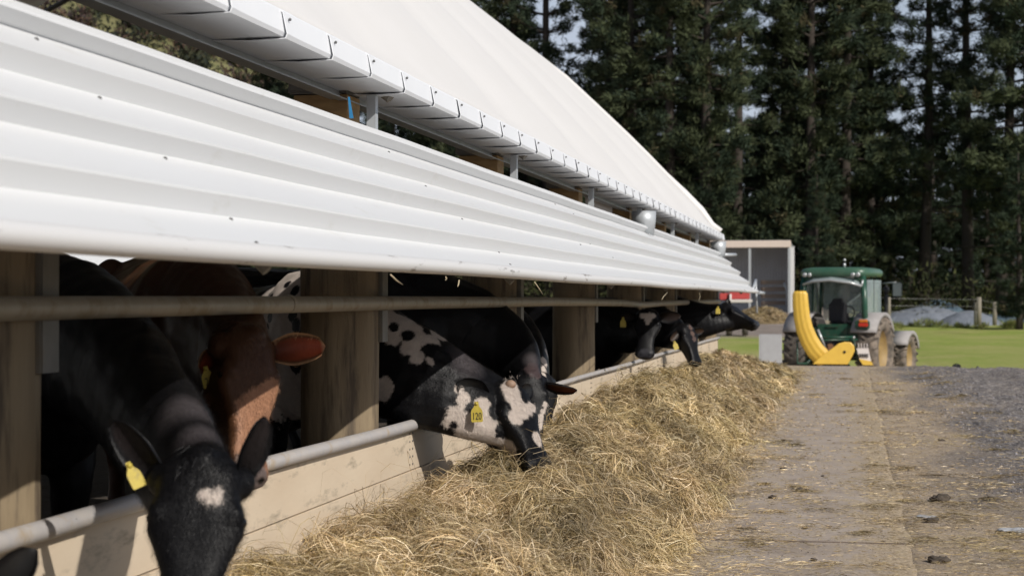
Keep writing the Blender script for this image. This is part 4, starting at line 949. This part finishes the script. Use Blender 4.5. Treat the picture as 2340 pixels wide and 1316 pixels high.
# cab
mb = MB()
HW = .76; zb, ztp = 1.35, 2.62; yr, yf = -.42, .95
for sx in (-1, 1):
    mb.tube([(sx * HW, yr, zb - .2), (sx * HW, yr - .05, 2.0), (sx * (HW - .06), yr + .02, ztp)], .075, 8)
    mb.tube([(sx * HW, yf, zb), (sx * (HW - .08), yf - .15, ztp)], .035, 8)
    mb.tube([(sx * HW, .3, zb), (sx * (HW - .05), .28, ztp)], .025, 8)
mb.box((0, yr, 1.28), (1.5, .08, .24), bev=.02); mb.box((0, yr - .01, 2.56), (1.46, .08, .12), bev=.02)
for sx in (-1, 1): mb.box((sx * .60, yr - .01, 1.05), (.30, .10, .5), bev=.02)
tpt(mb, 'cab_frame', M['tgreen'])
mb = MB(); mb.box((0, -.43, 1.27), (.78, .1, .42), bev=.03); mb.box((0, -.5, 1.42), (.3, .03, .05), bev=.01); tpt(mb, 'rear_panel', M['tgreen'])
mb = MB(); mb.box((0, -.42, 1.0), (.74, .22, .3), bev=.03)
for xx in (-.28, -.1, .12, .27): mb.tube([(xx, -.5, 1.05), (xx + .03, -.62, .95), (xx, -.6, .8)], .025, 6)
mb.box((.2, -.55, 1.12), (.08, .05, .06)); tpt(mb, 'hydraulics', M['tblack'])
rs = []
for z_, ex, ry in ((2.60, .80, 0), (2.66, .84, .02), (2.74, .84, .02), (2.80, .78, -.02), (2.83, .6, -.12)):
    c_ = Vector((0, .26, z_)); ring = ell(c_, Vector((1, 0, 0)), Vector((0, 1, 0)), ex, .86 + ry, n=28, e=5); rs.append(ring)
mb = MB(); mb.rings(rs); rf = tpt(mb, 'cab_roof', mat('roofgreen', (.028, .10, .062), .35, noise=(3, .5, (.07, .13, .085))))
for xx in (-.64, -.52, .52, .64):
    mb = MB(); mb.lathe([(0, .0), (.0, .05), (.06, .055), (.07, .0)], (0, 0, 0), 'z', 16); o = tpt(mb, 'work_light', M['pale_metal'], rf); o.location = (xx, -.62, 2.64); o.rotation_euler = (R(-75), 0, 0)
# raised rear window with pale frame
mb = MB(); pts = [(-.70, -.50, 2.42), (-.45, -.64, 2.49), (0, -.70, 2.52), (.45, -.64, 2.46), (.70, -.50, 2.38)]
mb.tube(pts, .032, 8); mb.tube([(p[0], p[1] + .16, p[2] + .13) for p in pts], .02, 8); mb.tube([pts[-1], (.72, -.46, 2.52)], .03, 8)
tpt(mb, 'rear_window_frame', M['pale_metal'])
mb = MB(); mb.rings([[Vector(p) for p in pts] + [Vector((p[0], p[1] + .02, p[2])) for p in pts[::-1]], [Vector((p[0], p[1] + .16, p[2] + .13)) for p in pts] + [Vector((p[0], p[1] + .18, p[2] + .13)) for p in pts[::-1]]], smooth=False); tpt(mb, 'rear_window', M['glass'])
mb = MB(); mb.box((HW + .0, .62, 2.03), (.012, .56, 1.0)); mb.box((HW, 0, 2.03), (.012, .52, 1.0)); tpt(mb, 'side_window', M['glass'])
mb = MB(); mb.box((-HW, .62, 2.03), (.012, .56, 1.0)); mb.box((-HW, 0, 2.03), (.012, .52, 1.0)); tpt(mb, 'side_window', M['glass'])
mb = MB(); mb.box((0, yf - .08, 2.05), (1.3, .012, 1.0)); tpt(mb, 'windscreen', M['glass'])
mb = MB(); mb.box((0, .2, 1.5), (.48, .45, .12), bev=.04); mb.box((0, -.06, 1.75), (.44, .1, .5), bev=.04); mb.box((0, -.06, 2.02), (.28, .08, .14), bev=.03); tpt(mb, 'seat', M['seatblack'])
mb = MB(); mb.tube([(0, .95, 1.3), (0, .72, 1.72)], .03, 8)
mb.tube([(.17 * math.cos(q), .72 + .06 * math.sin(q), 1.74 + .16 * math.sin(q)) for q in np.linspace(0, 6.28, 20)], .014, 6); tpt(mb, 'steering_wheel', M['tblack'])
def fender(x0, x1, yc, zc, r, a0, a1, name, m, th=.03):
    mb = MB(); rs = []
    for q in np.linspace(a0, a1, 14):
        c_, s_ = math.cos(q), math.sin(q)
        rs.append([Vector((x0, yc + r * c_, zc + r * s_)), Vector((x1, yc + r * c_, zc + r * s_)), Vector((x1, yc + (r - .1) * c_, zc + (r - .1) * s_)), Vector((x1 - .03 * (1 if x1 > x0 else -1), yc + (r - .1) * c_, zc + (r - .1) * s_)), Vector((x1 - .03 * (1 if x1 > x0 else -1), yc + (r - th) * c_, zc + (r - th) * s_)), Vector((x0, yc + (r - th) * c_, zc + (r - th) * s_))])
    mb.rings(rs, smooth=True); return tpt(mb, name, m)
fender(.52, 1.12, 0, .83, .93, R(30), R(150), 'mudguard', M['fender']); fender(-.52, -1.12, 0, .83, .93, R(30), R(150), 'mudguard', M['fender'])
fender(.64, 1.1, 2.55, .6, .68, R(20), R(150), 'front_mudguard', M['fender']); fender(-.64, -1.1, 2.55, .6, .68, R(20), R(150), 'front_mudguard', M['fender'])
for sx in (1,):
    mb = MB(); mb.box((sx * .80, -.78, 1.47), (.34, .1, .22), bev=.03); h_ = tpt(mb, 'lamp_housing', M['tgreen'])
    mb = MB(); mb.box((sx * .84, -.84, 1.47), (.22, .05, .09), bev=.015); tpt(mb, 'tail_light', M['red_lens'], h_)
    mb = MB(); mb.box((sx * .84, -.83, 1.56), (.2, .05, .07), bev=.015); tpt(mb, 'indicator', M['orange_lens'], h_)
mb = MB(); mb.tube([(.82, 1.05, 1.3), (.84, 1.08, 2.0), (.84, 1.08, 2.42)], [.05, .05, .035], 12); mb.tube([(.84, 1.08, 2.2), (.84, 1.1, 2.36)], .07, 12); tpt(mb, 'exhaust', M['tblack'])
mb = MB(); mb.tube([(.72, .95, 2.45), (1.12, .95, 2.48)], .015, 6); mb.box((1.14, .95, 2.30), (.24, .06, .36), bev=.03); tpt(mb, 'mirror', mat('mirror', (.12, .14, .14), .3))
mb = MB(); mb.tube([(.58, 1.5, .9), (.60, 1.42, 1.5), (.64, 1.4, 1.62)], .06, 8); mb.box((.62, 1.4, 1.55), (.14, .2, .22), bev=.03); mb.tube([(.72, 1.35, 1.5), (.72, 1.75, .85)], .045, 8); tpt(mb, 'loader_bracket', mat('palegreen', (.25, .36, .25), .5, noise=(4, .5, (.12, .25, .14))))
mb = MB(); mb.box((.7, .75, 1.1), (.3, .5, .3), bev=.03); tpt(mb, 'step_box', M['tgreen'])
mb = MB(); mb.tube([(-.35, -.55, .75), (-.42, -1.15, .55)], .04, 8); mb.tube([(.35, -.55, .75), (.42, -1.15, .55)], .04, 8); tpt(mb, 'lift_arms', M['tgreen'])
mb = MB(); mb.tube([(.25, -.35, 2.83), (.25, -.35, 2.93)], .03, 8); mb.ball((.25, -.35, 3.0), .035, 8); tpt(mb, 'beacon', M['pale_metal'])
for k_h, (x0_, x1_, z1_) in enumerate([(-.28, -.45, .55), (-.1, -.2, .5), (.12, .3, .6), (.27, .5, .55)]):
    mb = MB(); mb.tube([(x0_, -.62, .95), (x0_ + .02, -.85, 1.02), ((x0_ + x1_) / 2, -1.05, .85), (x1_, -1.25, z1_)], .016, 6); tpt(mb, 'hose', M['tblack'])
mb = MB(); mb.tube([(0, -.5, 1.0), (0, -1.15, .85)], .03, 8); tpt(mb, 'top_link', M['tblack'])
# bale feeder carried behind the tractor
D0 = 42.0
fb = thing('bale_feeder', 'yellow curved bale feeder in a dark green frame behind the tractor', 'bale feeder', PD(1885, 870, D0))
FL = Vector(fb.location)
def ypath(pts, wpx, D, th, wx=(1, 0, 0), ridges=3):
    """curved chute: centre line through pixels, width in px"""
    rs = []
    for i_, (px, py, w_) in enumerate(pts):
        c_ = PD(px, py, D) - FL; ww = w_ * D / F / 2
        q = pts[min(i_ + 1, len(pts) - 1)]; p = pts[max(i_ - 1, 0)]
        tg = Vector((q[0] - p[0], 0, -(q[1] - p[1]))).normalized(); nx2 = Vector((-tg.z, 0, tg.x)); nx2 = nx2 if nx2.x > 0 else -nx2
        ring = []
        K_ = 14
        for j in range(K_ + 1): u = j / K_ * 2 - 1; ring.append(c_ + nx2 * ww * u + Vector((0, -1, 0)) * (.006 * math.cos(u * math.pi * 3.5) - .05 * u * u))
        for j in range(K_, -1, -1): u = j / K_ * 2 - 1; ring.append(c_ + nx2 * ww * u + Vector((0, 1, 0)) * th)
        rs.append(ring)
    mb = MB(); mb.rings(rs, smooth=True); return mb
cp = [(1828, 665, 26), (1828, 672, 34), (1829, 695, 36), (1832, 725, 37), (1838, 752, 39), (1849, 779, 41), (1862, 800, 42), (1876, 815, 42), (1884, 823, 38), (1888, 828, 22)]
ypath(cp, 0, D0 - .3, .11).build('chute', M['yellow'], fb)
mb = MB(); o0 = [(1856, 832), (1872, 818), (1916, 785), (1930, 781), (1944, 782), (1952, 790), (1953, 802), (1947, 815), (1937, 833)]
mb.prism([PD(a_, b_, D0 - .45) - FL for a_, b_ in o0], (0, .14, 0)); o = mb.build('side_plate', M['yellow'], fb)
bv = o.modifiers.new('b', 'BEVEL'); bv.width = .02; bv.segments = 2
mb = MB(); c_ = PD(1930, 804, D0 - .46) - FL; mb.lathe([(-.005, .0), (-.012, .03), (.01, .035)], c_, 'z', 12); mb.ball(c_, (.035, .03, .035), 12); mb.build('plate_hole', M['tblack'], o)
def fr(*pp, r=.022, D=D0 - .1): return [PD(a_, b_, D) - FL for a_, b_ in pp]
mb = MB(); mb.tube(fr((1822, 778), (1960, 776)), .02, 8); mb.tube(fr((1822, 778), (1822, 830), (1896, 832)), .022, 8); mb.tube(fr((1840, 826), (1850, 790), (1836, 780)), .014, 6); mb.tube(fr((1880, 772), (1950, 770)), .03, 8); mb.tube(fr((1950, 770), (1962, 832)), .02, 8)
mb.build('frame', M['tgreen'], fb)
mb = MB(); mb.tube(fr((1869, 753), (1878, 775), (1886, 795)), [.03, .03, .018], 8); mb.build('ram', M['pale_metal'], fb)
mb = MB(); mb.ball(PD(1951, 771, D0 - .2) - FL, .035, 10); mb.build('hitch_ball', M['pale_metal'], fb)
mb = MB(); mb.tube(fr((1886, 795), (1893, 812)), .03, 8); mb.box(PD(1897, 795, D0) - FL, (.16, .1, .22), bev=.03); mb.build('hub', mat('rust', (.2, .1, .05), .8), fb)
mb = MB(); mb.prism([PD(a_, b_, D0 - .2) - FL for a_, b_ in ((1957, 795), (1984, 795), (1991, 826), (1965, 823))], (0, .04, 0))
for q in range(4): mb.box(PD(1962 + q * 6.5, 790, D0 - .2) - FL, (.02, .04, .12))
pl_ = mb.build('end_plate', M['whitepaint'], fb)
mb = MB()
for q in range(4): mb.box(PD(1966 + q * 5.6, 812, D0 - .23) - FL, (.022, .02, .10))
mb.build('slots', M['tblack'], pl_)
mb = MB(); mb.prism([PD(a_, b_, D0 - .25) - FL for a_, b_ in ((1963, 820), (1990, 825), (1996, 834), (1972, 834))], (0, .1, 0)); mb.build('lip', M['yellow'], fb)

# ------------------------------------------------------------------ yard things
def gz(p): return float(TZ(p.x, p.y))
DS = 80.0; ppm = F / DS
sh = thing('open_shed', 'open fronted farm shed with a flat pale roof edge and thin posts', 'shed', PD(1740, 715, DS))
SL = Vector(sh.location); SL.z = gz(SL); sh.location = SL
def sp(mb, name, m): return mb.build(name, m, sh)
def sx_(px): return (PD(px, 640, DS) - SL).x
def sz_(py): return CAMZ + (HZ - py) / ppm - SL.z
xl, xr = sx_(1600), sx_(1808)
mb = MB(); mb.box(((xl + xr) / 2, 0, (sz_(550) + sz_(566)) / 2), (xr - xl, .12, sz_(550) - sz_(566)), bev=.02); sp(mb, 'fascia', M['cream'])
mb = MB(); mb.box(((xl + xr) / 2, 2.6, sz_(552) - .06), (xr - xl - .1, 5.0, .06), rot=(R(-2), 0, 0)); sp(mb, 'roof', M['galv_light'])
for px in (1623, 1713, 1804):
    mb = MB(); mb.box((sx_(px), .02, sz_(568) / 2), (.11, .11, sz_(568))); sp(mb, 'post', M['pale_metal'])
def corr(name, w_, h_, loc, rz, m):
    mb = MB(); n_ = int(w_ / .07); prev = None
    for k in range(n_ + 1):
        x = -w_ / 2 + w_ * k / n_; y = .012 * (1 if k % 2 else -1); cur = (mb.b.verts.new((x, y, 0)), mb.b.verts.new((x, y, h_)))
        if prev: mb.b.faces.new((prev[0], cur[0], cur[1], prev[1]))
        prev = cur
    o = mb.build(name, m, sh, loc); o.rotation_euler = (0, 0, rz); md = o.modifiers.new('s', 'SOLIDIFY'); md.thickness = .01; return o
corr('back_wall', xr - xl, sz_(556), ((xl + xr) / 2, 4.6, 0), 0, M['shedwall']); corr('side_wall', 4.4, sz_(556), (xr - .1, 2.35, 0), R(90), M['shedwall'])
for k in range(4):
    mb = MB(); mb.box(((sx_(1735) + sx_(1793)) / 2, 1.2, sz_(700) + .15 + k * .33), (sx_(1793) - sx_(1735), .06, .2)); sp(mb, 'partition_board', M['timber'])
mb = MB(); mb.tube([(sx_(1790), .8, sz_(645)), (sx_(1796), .8, sz_(660)), (sx_(1800), .8, sz_(700))], .05, 8); sp(mb, 'partition_post', M['galv_light'])
# red trailer
DT = 62.0; rp = PD(1683, 700, DT); rp.z = gz(rp)
rt = thing('farm_trailer', 'red and white farm trailer standing beyond the end of the barn', 'trailer', rp)
q = F / DT; zc = lambda py: CAMZ + (HZ - py) / q - rp.z; xc = lambda px: (PD(px, 690, DT) - rp).x
mb = MB(); mb.box((xc(1690), 0, zc(676)), (xc(1712) - xc(1668), 1.2, .26), bev=.03); mb.box((xc(1655), 0, zc(678)), (.3, 1, .26), bev=.03); mb.build('tank', M['redpaint'], rt)
mb = MB(); mb.box((xc(1690), -.1, zc(688)), (xc(1715) - xc(1660), 1.5, .12), bev=.02); mb.tube([(xc(1672), -.7, zc(672)), (xc(1672), -.7, zc(690))], .04, 8); mb.build('deck', M['whitepaint'], rt)
for xx in (1668, 1705):
    mb = MB(); mb.lathe([(-.1, .1), (-.1, .3), (.1, .3), (.1, .1)], (xc(xx), -.5, .3), 'x', 18); mb.build('wheel', M['rubber'], rt)
# heaps
def heap(name, px, py, D, wx, wy, h, m, label, cat, kind=None, strawn=0, seed=3):
    p = PD(px, py, D); p.z = gz(p) - .05; xs_ = np.linspace(-wx, wx, 60); ys_ = np.linspace(-wy, wy, 40)
    def zf(X, Y):
        r_ = np.sqrt((X / wx) ** 2 + (Y / wy) ** 2); b = h * np.clip(1 - r_ ** 1.7, 0, 1) ** .8
        return b * (1 + (.35 if strawn else .15) * fbm(X * .9 + seed, Y * .9, 3, seed)) - .06 * (r_ > 1)
    me = grid(name, xs_, ys_, zf, None); o = mobj(name, me, m, loc=p); tag(o, label, cat, kind=kind)
    if strawn:
        r = np.random.default_rng(seed); x = r.uniform(-wx, wx, strawn); y = r.uniform(-wy, wy, strawn); z = zf(x, y); kp = z > .03; x, y, z = x[kp], y[kp], z[kp]
        v, f, c_ = strands(len(x), x, y, z, x * 0, y * 0, np.full(len(x), .35), np.full(len(x), .012), hay_cols(len(x), r, x, y) * .8, seed, 1.0, seg=3)
        s_ = mobj('strands', npmesh('strands', v, f, c_), M['hay'], o); s_['kind'] = 'stuff'
    return o
heap('old_hay_heap', 1735, 712, 70, 1.35, 1.2, .55, M['haybase'], 'brown heap of old hay in front of the open shed', 'hay heap', 'stuff', 3000)
heap('silage_stack', 2110, 728, 88, 2.9, 2.0, .92, M['tarp'], 'pale blue tarpaulin covered silage stack just right of the tractor', 'silage stack')
heap('silage_stack', 2140, 728, 92, 2.0, 2.0, 1.15, M['tarp_dark'], 'dark teal covered silage stack behind the pale one', 'silage stack', seed=8)
heap('silage_stack', 2215, 732, 86, 1.7, 1.6, .75, M['tarp'], 'small pale tarpaulin covered stack behind the fence posts', 'silage stack', seed=11)
heap('silage_stack', 2275, 735, 90, 1.8, 1.6, .45, M['tarp_dark'], 'low dark covered stack at the right of the fence posts', 'silage stack', seed=14)
# trough block
p = PD(1758, 790, 40.5); p.z = gz(p)
ct = thing('water_trough', 'pale concrete water trough left of the tractor wheel', 'trough', p)
mb = MB(); zt = CAMZ - (764 - HZ) * 40.5 / F - p.z
mb.box((-.2, 0, zt / 2), (.05, .6, zt)); mb.box((.26, 0, zt / 2), (.05, .6, zt)); mb.box((.03, -.28, zt / 2), (.42, .05, zt)); mb.box((.03, .28, zt / 2), (.42, .05, zt)); mb.box((.03, 0, .1), (.42, .5, .1)); mb.build('basin', M['bluestone'], ct)
# fence posts and wires
fw = thing('wire_fence', 'wire fence with weathered timber posts along the paddock edge', 'fence', (PD(2237, 735, 76)))
FW = Vector(fw.location); FW.z = 0; fw.location = FW
def post(px, ytop, ybot, D, r):
    a_ = PD(px, ytop, D) - FW; b_ = PD(px, ybot + 6, D) - FW; mb = MB(); mb.tube([b_, (a_ + b_) / 2, a_], [r, r, r * .95], 12); mb.build('post', M['fencewood'], fw); return a_
t1 = post(2237, 679, 736, 76, .11); t2 = post(2273, 690, 737, 80, .10); t3 = post(2031, 679, 730, 70, .08)
post(2228, 690, 736, 76.3, .05)
mb = MB()
for dz in (0.05, .35, .6):
    mb.tube([t3 - Vector((1.5, -2, dz - .1)), t3 - Vector((0, 0, dz)), t1 - Vector((0, 0, dz + .06)), t2 - Vector((0, 0, dz)), t2 + Vector((6, 9, -dz - .2))], .006, 5)
mb.build('wires', M['wire'], fw)
# weeds along the paddock edge
def leafy(n, cx, cy, cz, sx, sy, sz, L, W, pal, seed, upb=.3):
    r = np.random.default_rng(seed); q = r.normal(0, 1, (n, 3)); q /= np.linalg.norm(q, axis=1)[:, None]; q *= (r.random((n, 1)) ** .45)
    c_ = np.stack([cx + q[:, 0] * sx, cy + q[:, 1] * sy, cz + q[:, 2] * sz], 1)
    d = q * .8 + r.normal(0, .6, (n, 3)); d[:, 2] += upb; d /= np.linalg.norm(d, axis=1)[:, None]
    s_ = np.cross(d, r.normal(0, 1, (n, 3))); s_ /= np.linalg.norm(s_, axis=1)[:, None]
    l = (L * r.uniform(.6, 1.3, n))[:, None]; w_ = (W * r.uniform(.6, 1.3, n))[:, None]
    V = np.stack([c_ - s_ * w_ * .5, c_ + s_ * w_ * .5, c_ + d * l], 1).reshape(-1, 3); f = np.arange(3 * n).reshape(-1, 3)
    pal = np.array(pal); cc = pal[r.integers(0, len(pal), n)] * r.uniform(.7, 1.25, (n, 1))
    return V, f, np.repeat(cc, 3, 0)
pr = []
r = np.random.default_rng(5)
for k in range(34):
    px = r.uniform(2040, 2340); D = r.uniform(80, 87); p = PD(px, 740, D); z = gz(p); s_ = r.uniform(.08, .22) * (2.2 if abs(px - 2118) < 14 or abs(px - 2268) < 10 else 1)
    pr.append(leafy(90, p.x, p.y, z + s_ * .4, s_ * 1.2, s_, s_ * .6, .22, .03, [(.16, .20, .05), (.22, .24, .08), (.16, .14, .07)], int(r.integers(1e6)), .8))
tag(mobj('weeds', npmesh('weeds', *merge(pr)), M['scrub']), 'rough weeds and long grass along the paddock fence line', 'weeds', kind='stuff')

# ------------------------------------------------------------------ pines
def pine(seed, H, lo, Rm, dens=1.0, up=.15, lite=.65):
    r = np.random.default_rng(seed); parts = []; mb = MB()
    bend = r.normal(0, .25, 2); zs = np.linspace(0, H, 12)
    mb.tube([(bend[0] * math.sin(z / H * 3), bend[1] * math.sin(z / H * 2.2), z) for z in zs], [max(.03, .34 * (1 - z / H) ** .8 + .02) for z in zs], 9)
    z = lo * H * .55; V_, C_ = [], []
    gaps = r.uniform(.35, 1, 12)
    while z < H - .4:
        t_ = z / H; crown = t_ > lo
        nb_ = int(r.integers(3, 6)) if crown else int(r.integers(2, 5)); a0 = r.random() * 6.28
        prof_ = (1 - ((t_ - lo) / (1 - lo))) ** .75 * (.72 + .28 * math.sin(9 * t_ + seed)) if crown else .75
        for k in range(nb_):
            a = a0 + 6.28 * k / nb_ + r.normal(0, .3); Lb = Rm * prof_ * r.uniform(.45, 1.3) + .45
            cx_, cy_ = bend[0] * math.sin(t_ * 3), bend[1] * math.sin(t_ * 2.2)
            dirx, diry = math.cos(a), math.sin(a); dr = -.18 if t_ < .55 else .10
            def pt(s_): return np.array([cx_ + dirx * Lb * s_, cy_ + diry * Lb * s_, z + Lb * (dr * s_ + up * s_ * s_)])
            mb.tube([pt(0), pt(.5), pt(1)], [.05 + .012 * Lb, .03, .012], 4, cap=False)
            nt_ = int(Lb * (6.2 if crown else .8) * dens)
            if not crown and r.random() < .45: nt_ = 0
            for q in range(nt_):
                s_ = .30 + .72 * ((q + r.random()) / max(1, nt_)) ** .7; p = pt(s_); lat = r.normal(0, .13 * Lb * (.5 + s_ * .5) + .08)
                p = p + np.array([-diry * lat, dirx * lat, r.normal(0, .12) + .08]); nb2 = 46
                rad = r.uniform(.28, .55)
                ax = np.array([dirx, diry, .45]) + r.normal(0, .35, 3)
                d = r.normal(0, .62, (nb2, 3)) + ax; d /= np.linalg.norm(d, axis=1)[:, None]
                sd_ = np.cross(d, r.normal(0, 1, (nb2, 3))); sd_ /= np.linalg.norm(sd_, axis=1)[:, None]
                L = (rad * r.uniform(.4, 1.05, nb2))[:, None]; W = (.030 * r.uniform(.7, 1.5, nb2))[:, None]
                b_ = p + r.normal(0, rad * .33, (nb2, 3))
                V_.append(np.stack([b_ - sd_ * W, b_ + sd_ * W, b_ + d * L], 1).reshape(-1, 3))
                base_c = np.array((.030, .044, .026)) if r.random() < lite else np.array((.066, .080, .040))  # paler tufts: sunlight painted into the needle colour
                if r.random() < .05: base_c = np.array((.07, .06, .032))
                C_.append(np.repeat(base_c * r.uniform(.7, 1.3, (nb2, 1)), 3, 0))
        z += r.uniform(.55, 1.05) * (1 if crown else 1.2) * (1.5 if gaps[int(t_ * 11.9)] < .5 else 1)
    V_ = np.concatenate(V_); C_ = np.concatenate(C_)
    crown_me = npmesh('crown', V_, np.arange(len(V_)).reshape(-1, 3), C_); crown_me.materials.append(M['needles'])
    tm = bpy.data.meshes.new('trunk'); mb.b.to_mesh(tm); mb.b.free(); tm.materials.append(M['bark'])
    return tm, crown_me
protos = [pine(11, 27, .16, 3.6, lite=.5), pine(12, 25, .16, 3.4), pine(13, 29, .2, 3.2, .95), pine(14, 24, .10, 3.9, 1.1, lite=.4), pine(15, 28, .26, 2.7, .55), pine(16, 17, .04, 3.3, 1.1, lite=.95)]
def tree(px, D, k, s, rz, label, name='pine_tree', group=None):
    p = PD(px, 735, D); p.z = gz(p) - .2; o = thing(name, label, 'tree', p, rz, group); o.scale = (s, s, s)
    for nm, me in (('trunk', protos[k][0]), ('crown', protos[k][1])):
        c_ = bpy.data.objects.new(nm, me); link(c_, o)
T = [(455, 120, 5, .8, 'dark tree seen through the barn at the foot of the scrubby hill'), (520, 112, 3, .62, 'dark tree framed by the gap just left of the first pole head'), (600, 108, 0, .75, 'dark tree directly behind the first pole head, seen through the barn'), (700, 106, 3, .9, 'dark pine seen through the barn right behind the blue strap'), (800, 103, 0, .9, 'dark pine seen through the barn right of the first white upright'),
     (890, 101, 1, .9, 'dark pine seen through the barn midway between the first two uprights'), (985, 100, 3, 1, 'dark pine seen through the barn just before the second pole head'), (1075, 98, 0, 1, 'pine just behind the top of the white roof where it leaves the picture'), (1165, 99, 1, 1.05, 'dark pine above the roof, left of the bright sky hole'), (1262, 97, 4, 1, 'thin crowned pine at the left of the bright sky hole'),
     (1375, 96, 2, 1, 'pine at the right of the bright sky hole above the roof'), (1455, 92, 3, 1.05, 'bushy pine with sunlit tufts in the middle of the picture'), (1530, 90, 0, 1.0, 'broad pine with olive boughs behind the far end of the roof'), (1610, 90, 3, 1.08, 'dense bushy pine left of the narrow sky gap'), (1680, 94, 1, .98, 'pine right at the narrow sky gap above the shed'),
     (1775, 96, 2, 1, 'tall dark pine just right of the narrow sky gap'), (1850, 93, 3, 1.05, 'broad dark pine rising behind the tractor cab'), (1925, 95, 0, 1.05, 'full crowned dark pine right of the one behind the cab'), (1990, 97, 1, .92, 'pine at the left edge of the largest sky opening'), (2108, 96, 4, .98, 'slender open pine standing in the middle of the sky opening'),
     (2212, 95, 4, 1.02, 'slender pine with a bare straight trunk at the right of the sky opening'), (2285, 93, 2, 1, 'tall pine near the right edge of the picture'), (2360, 90, 0, 1.05, 'dense dark pine at the right edge of the picture')]
for k, (px, D, pr_, s_, lb) in enumerate(T): tree(px, D, pr_, s_, k * 2.1, lb)
r = np.random.default_rng(77)
back = 'shaded pine in the back rows of the wood, behind the front pines'
for px in np.arange(470, 2400, 62):
    tree(px + r.uniform(-20, 20), r.uniform(108, 118), 5, r.uniform(.62, .85), r.uniform(0, 6), back, group='back row pines')
for px in (1110, 1200, 1440, 1520, 1610, 1800, 1890, 1960):
    tree(px + r.uniform(-25, 25), r.uniform(120, 128), int(r.choice([0, 1, 3])), r.uniform(.9, 1.1), r.uniform(0, 6), back, group='back row pines')
for px in np.arange(500, 2420, 70):
    tree(px + r.uniform(-20, 20), r.uniform(126, 134), 5, r.uniform(.75, 1.0), r.uniform(0, 6), back, group='back row pines')
tree(1870, 86, 5, .42, 1, 'small pale tufted pine low behind the tractor roof')
tree(2330, 80, 5, .50, 2, 'bushy young conifer at the right edge behind the paddock')
# undergrowth
pr = []
for k in range(150):
    px = r.uniform(430, 2420); D = r.uniform(88, 130); p = PD(px, 735, D); z = gz(p); s_ = r.uniform(1.0, 2.4)
    pr.append(leafy(260, p.x, p.y, z + s_ * .6, s_ * 1.2, s_, s_ * .9, .4, .12, [(.03, .036, .016), (.05, .055, .022), (.03, .026, .018)], int(r.integers(1e6))))
tag(mobj('undergrowth', npmesh('undergrowth', *merge(pr)), M['scrub']), 'dark undergrowth filling the foot of the pine wood', 'undergrowth', kind='stuff')

# ------------------------------------------------------------------ hill with scrub, neighbour shelter
def hill_h(X, Y):
    d = np.hypot(X, Y); az = np.degrees(np.arctan2(-X, Y)); f = sst(13, 22, az) * (1 - sst(60, 80, az) * .5)
    return f * (sst(110, 330, d) * 74 + 4 * fbm(X * .02, Y * .02, 4, 8) * sst(110, 200, d)) - 3 + 3 * sst(100, 130, d) * f
hx_ = np.linspace(-420, -18, 120); hy_ = np.linspace(60, 420, 110)
hm = bpy.data.materials.new('hillgrass'); hm.use_nodes = True; t = hm.node_tree; N = t.nodes; Lk = t.links; P = N['Principled BSDF']; P.inputs['Roughness'].default_value = .95
tc = N.new('ShaderNodeTexCoord')
Lk.new(MX(NO(.05, 4), RP(NO(.4, 8, .7), [(.3, (.13, .13, .05)), (.7, (.24, .22, .10))]), RP(NO(.6, 8, .7), [(.3, (.10, .12, .04)), (.7, (.2, .17, .09))])), P.inputs['Base Color'])
tag(mobj('hill', grid('hill', hx_, hy_, hill_h, None), hm), kind='structure')
pr = []; r = np.random.default_rng(41); cnt = 0
while cnt < 420:
    px = r.uniform(40, 640); D = r.uniform(150, 330); X, Y = PD(px, 600, D).xy; cl_ = float(fbm(np.array(X * .03), np.array(Y * .03), 3, 55))
    if cl_ < -.10 and r.random() > .12: continue
    z = float(hill_h(np.array(X), np.array(Y))); s_ = r.uniform(1.4, 3.2); cnt += 1
    pal = [(.075, .05, .045), (.055, .045, .045), (.10, .065, .045)] if r.random() < .6 else [(.03, .036, .028), (.045, .05, .03), (.06, .06, .035)]
    pr.append(leafy(170, X, Y, z + s_ * .5, s_, s_, s_ * .75, .8, .34, pal, int(r.integers(1e6))))
tag(mobj('scrub', npmesh('scrub', *merge(pr)), M['scrub']), 'brown and dark green scrub covering the far hillside', 'scrub', kind='stuff')
nb = thing('neighbouring_shelter', 'low shelter with a bright white roof beyond the far side of the barn', 'shelter', (-28, 60, 0))
mb = MB(); mb.rings([[(3.0, -50, 1.25), (3.0, 10, 1.25), (3.0, 10, 1.3), (3.0, -50, 1.3)], [(1.0, -50, 3.1), (1.0, 10, 3.1), (1.0, 10, 3.15), (1.0, -50, 3.15)]], smooth=False); mb.build('roof', M['white_sheet'], nb)
for k in range(9):
    mb = MB(); mb.tube([(1.2, -48 + k * 7, 0), (1.2, -48 + k * 7, 2.9)], .08, 8); mb.build('post', M['fencewood'], nb)
# straw wisps caught on the awning
mb = MB()
for (a_, b_, c_) in [((893, 628), (905, 640), (920, 650)), ((1049, 640), (1048, 648), (1046, 655)), ((1222, 645), (1232, 660), (1240, 672)), ((1019, 633), (1021, 636), (1018, 640)), ((1525, 668), (1516, 678), (1512, 685)), ((1598, 670), (1600, 678), (1597, 686))]:
    mb.tube([PX(*a_, -1.56), PX(*b_, -1.56), PX(*c_, -1.56)], [.003, .003, .0015], 5)
tag(mb.build('straw_wisps', M['hay_wisp'] if 'hay_wisp' in M else mat('wisp', (.5, .42, .28), .7)), 'few straw wisps caught under the lower edge of the awning', 'straw', kind='stuff')
print('objects', len(bpy.data.objects), 'polys', sum(len(m.polygons) for m in bpy.data.meshes))
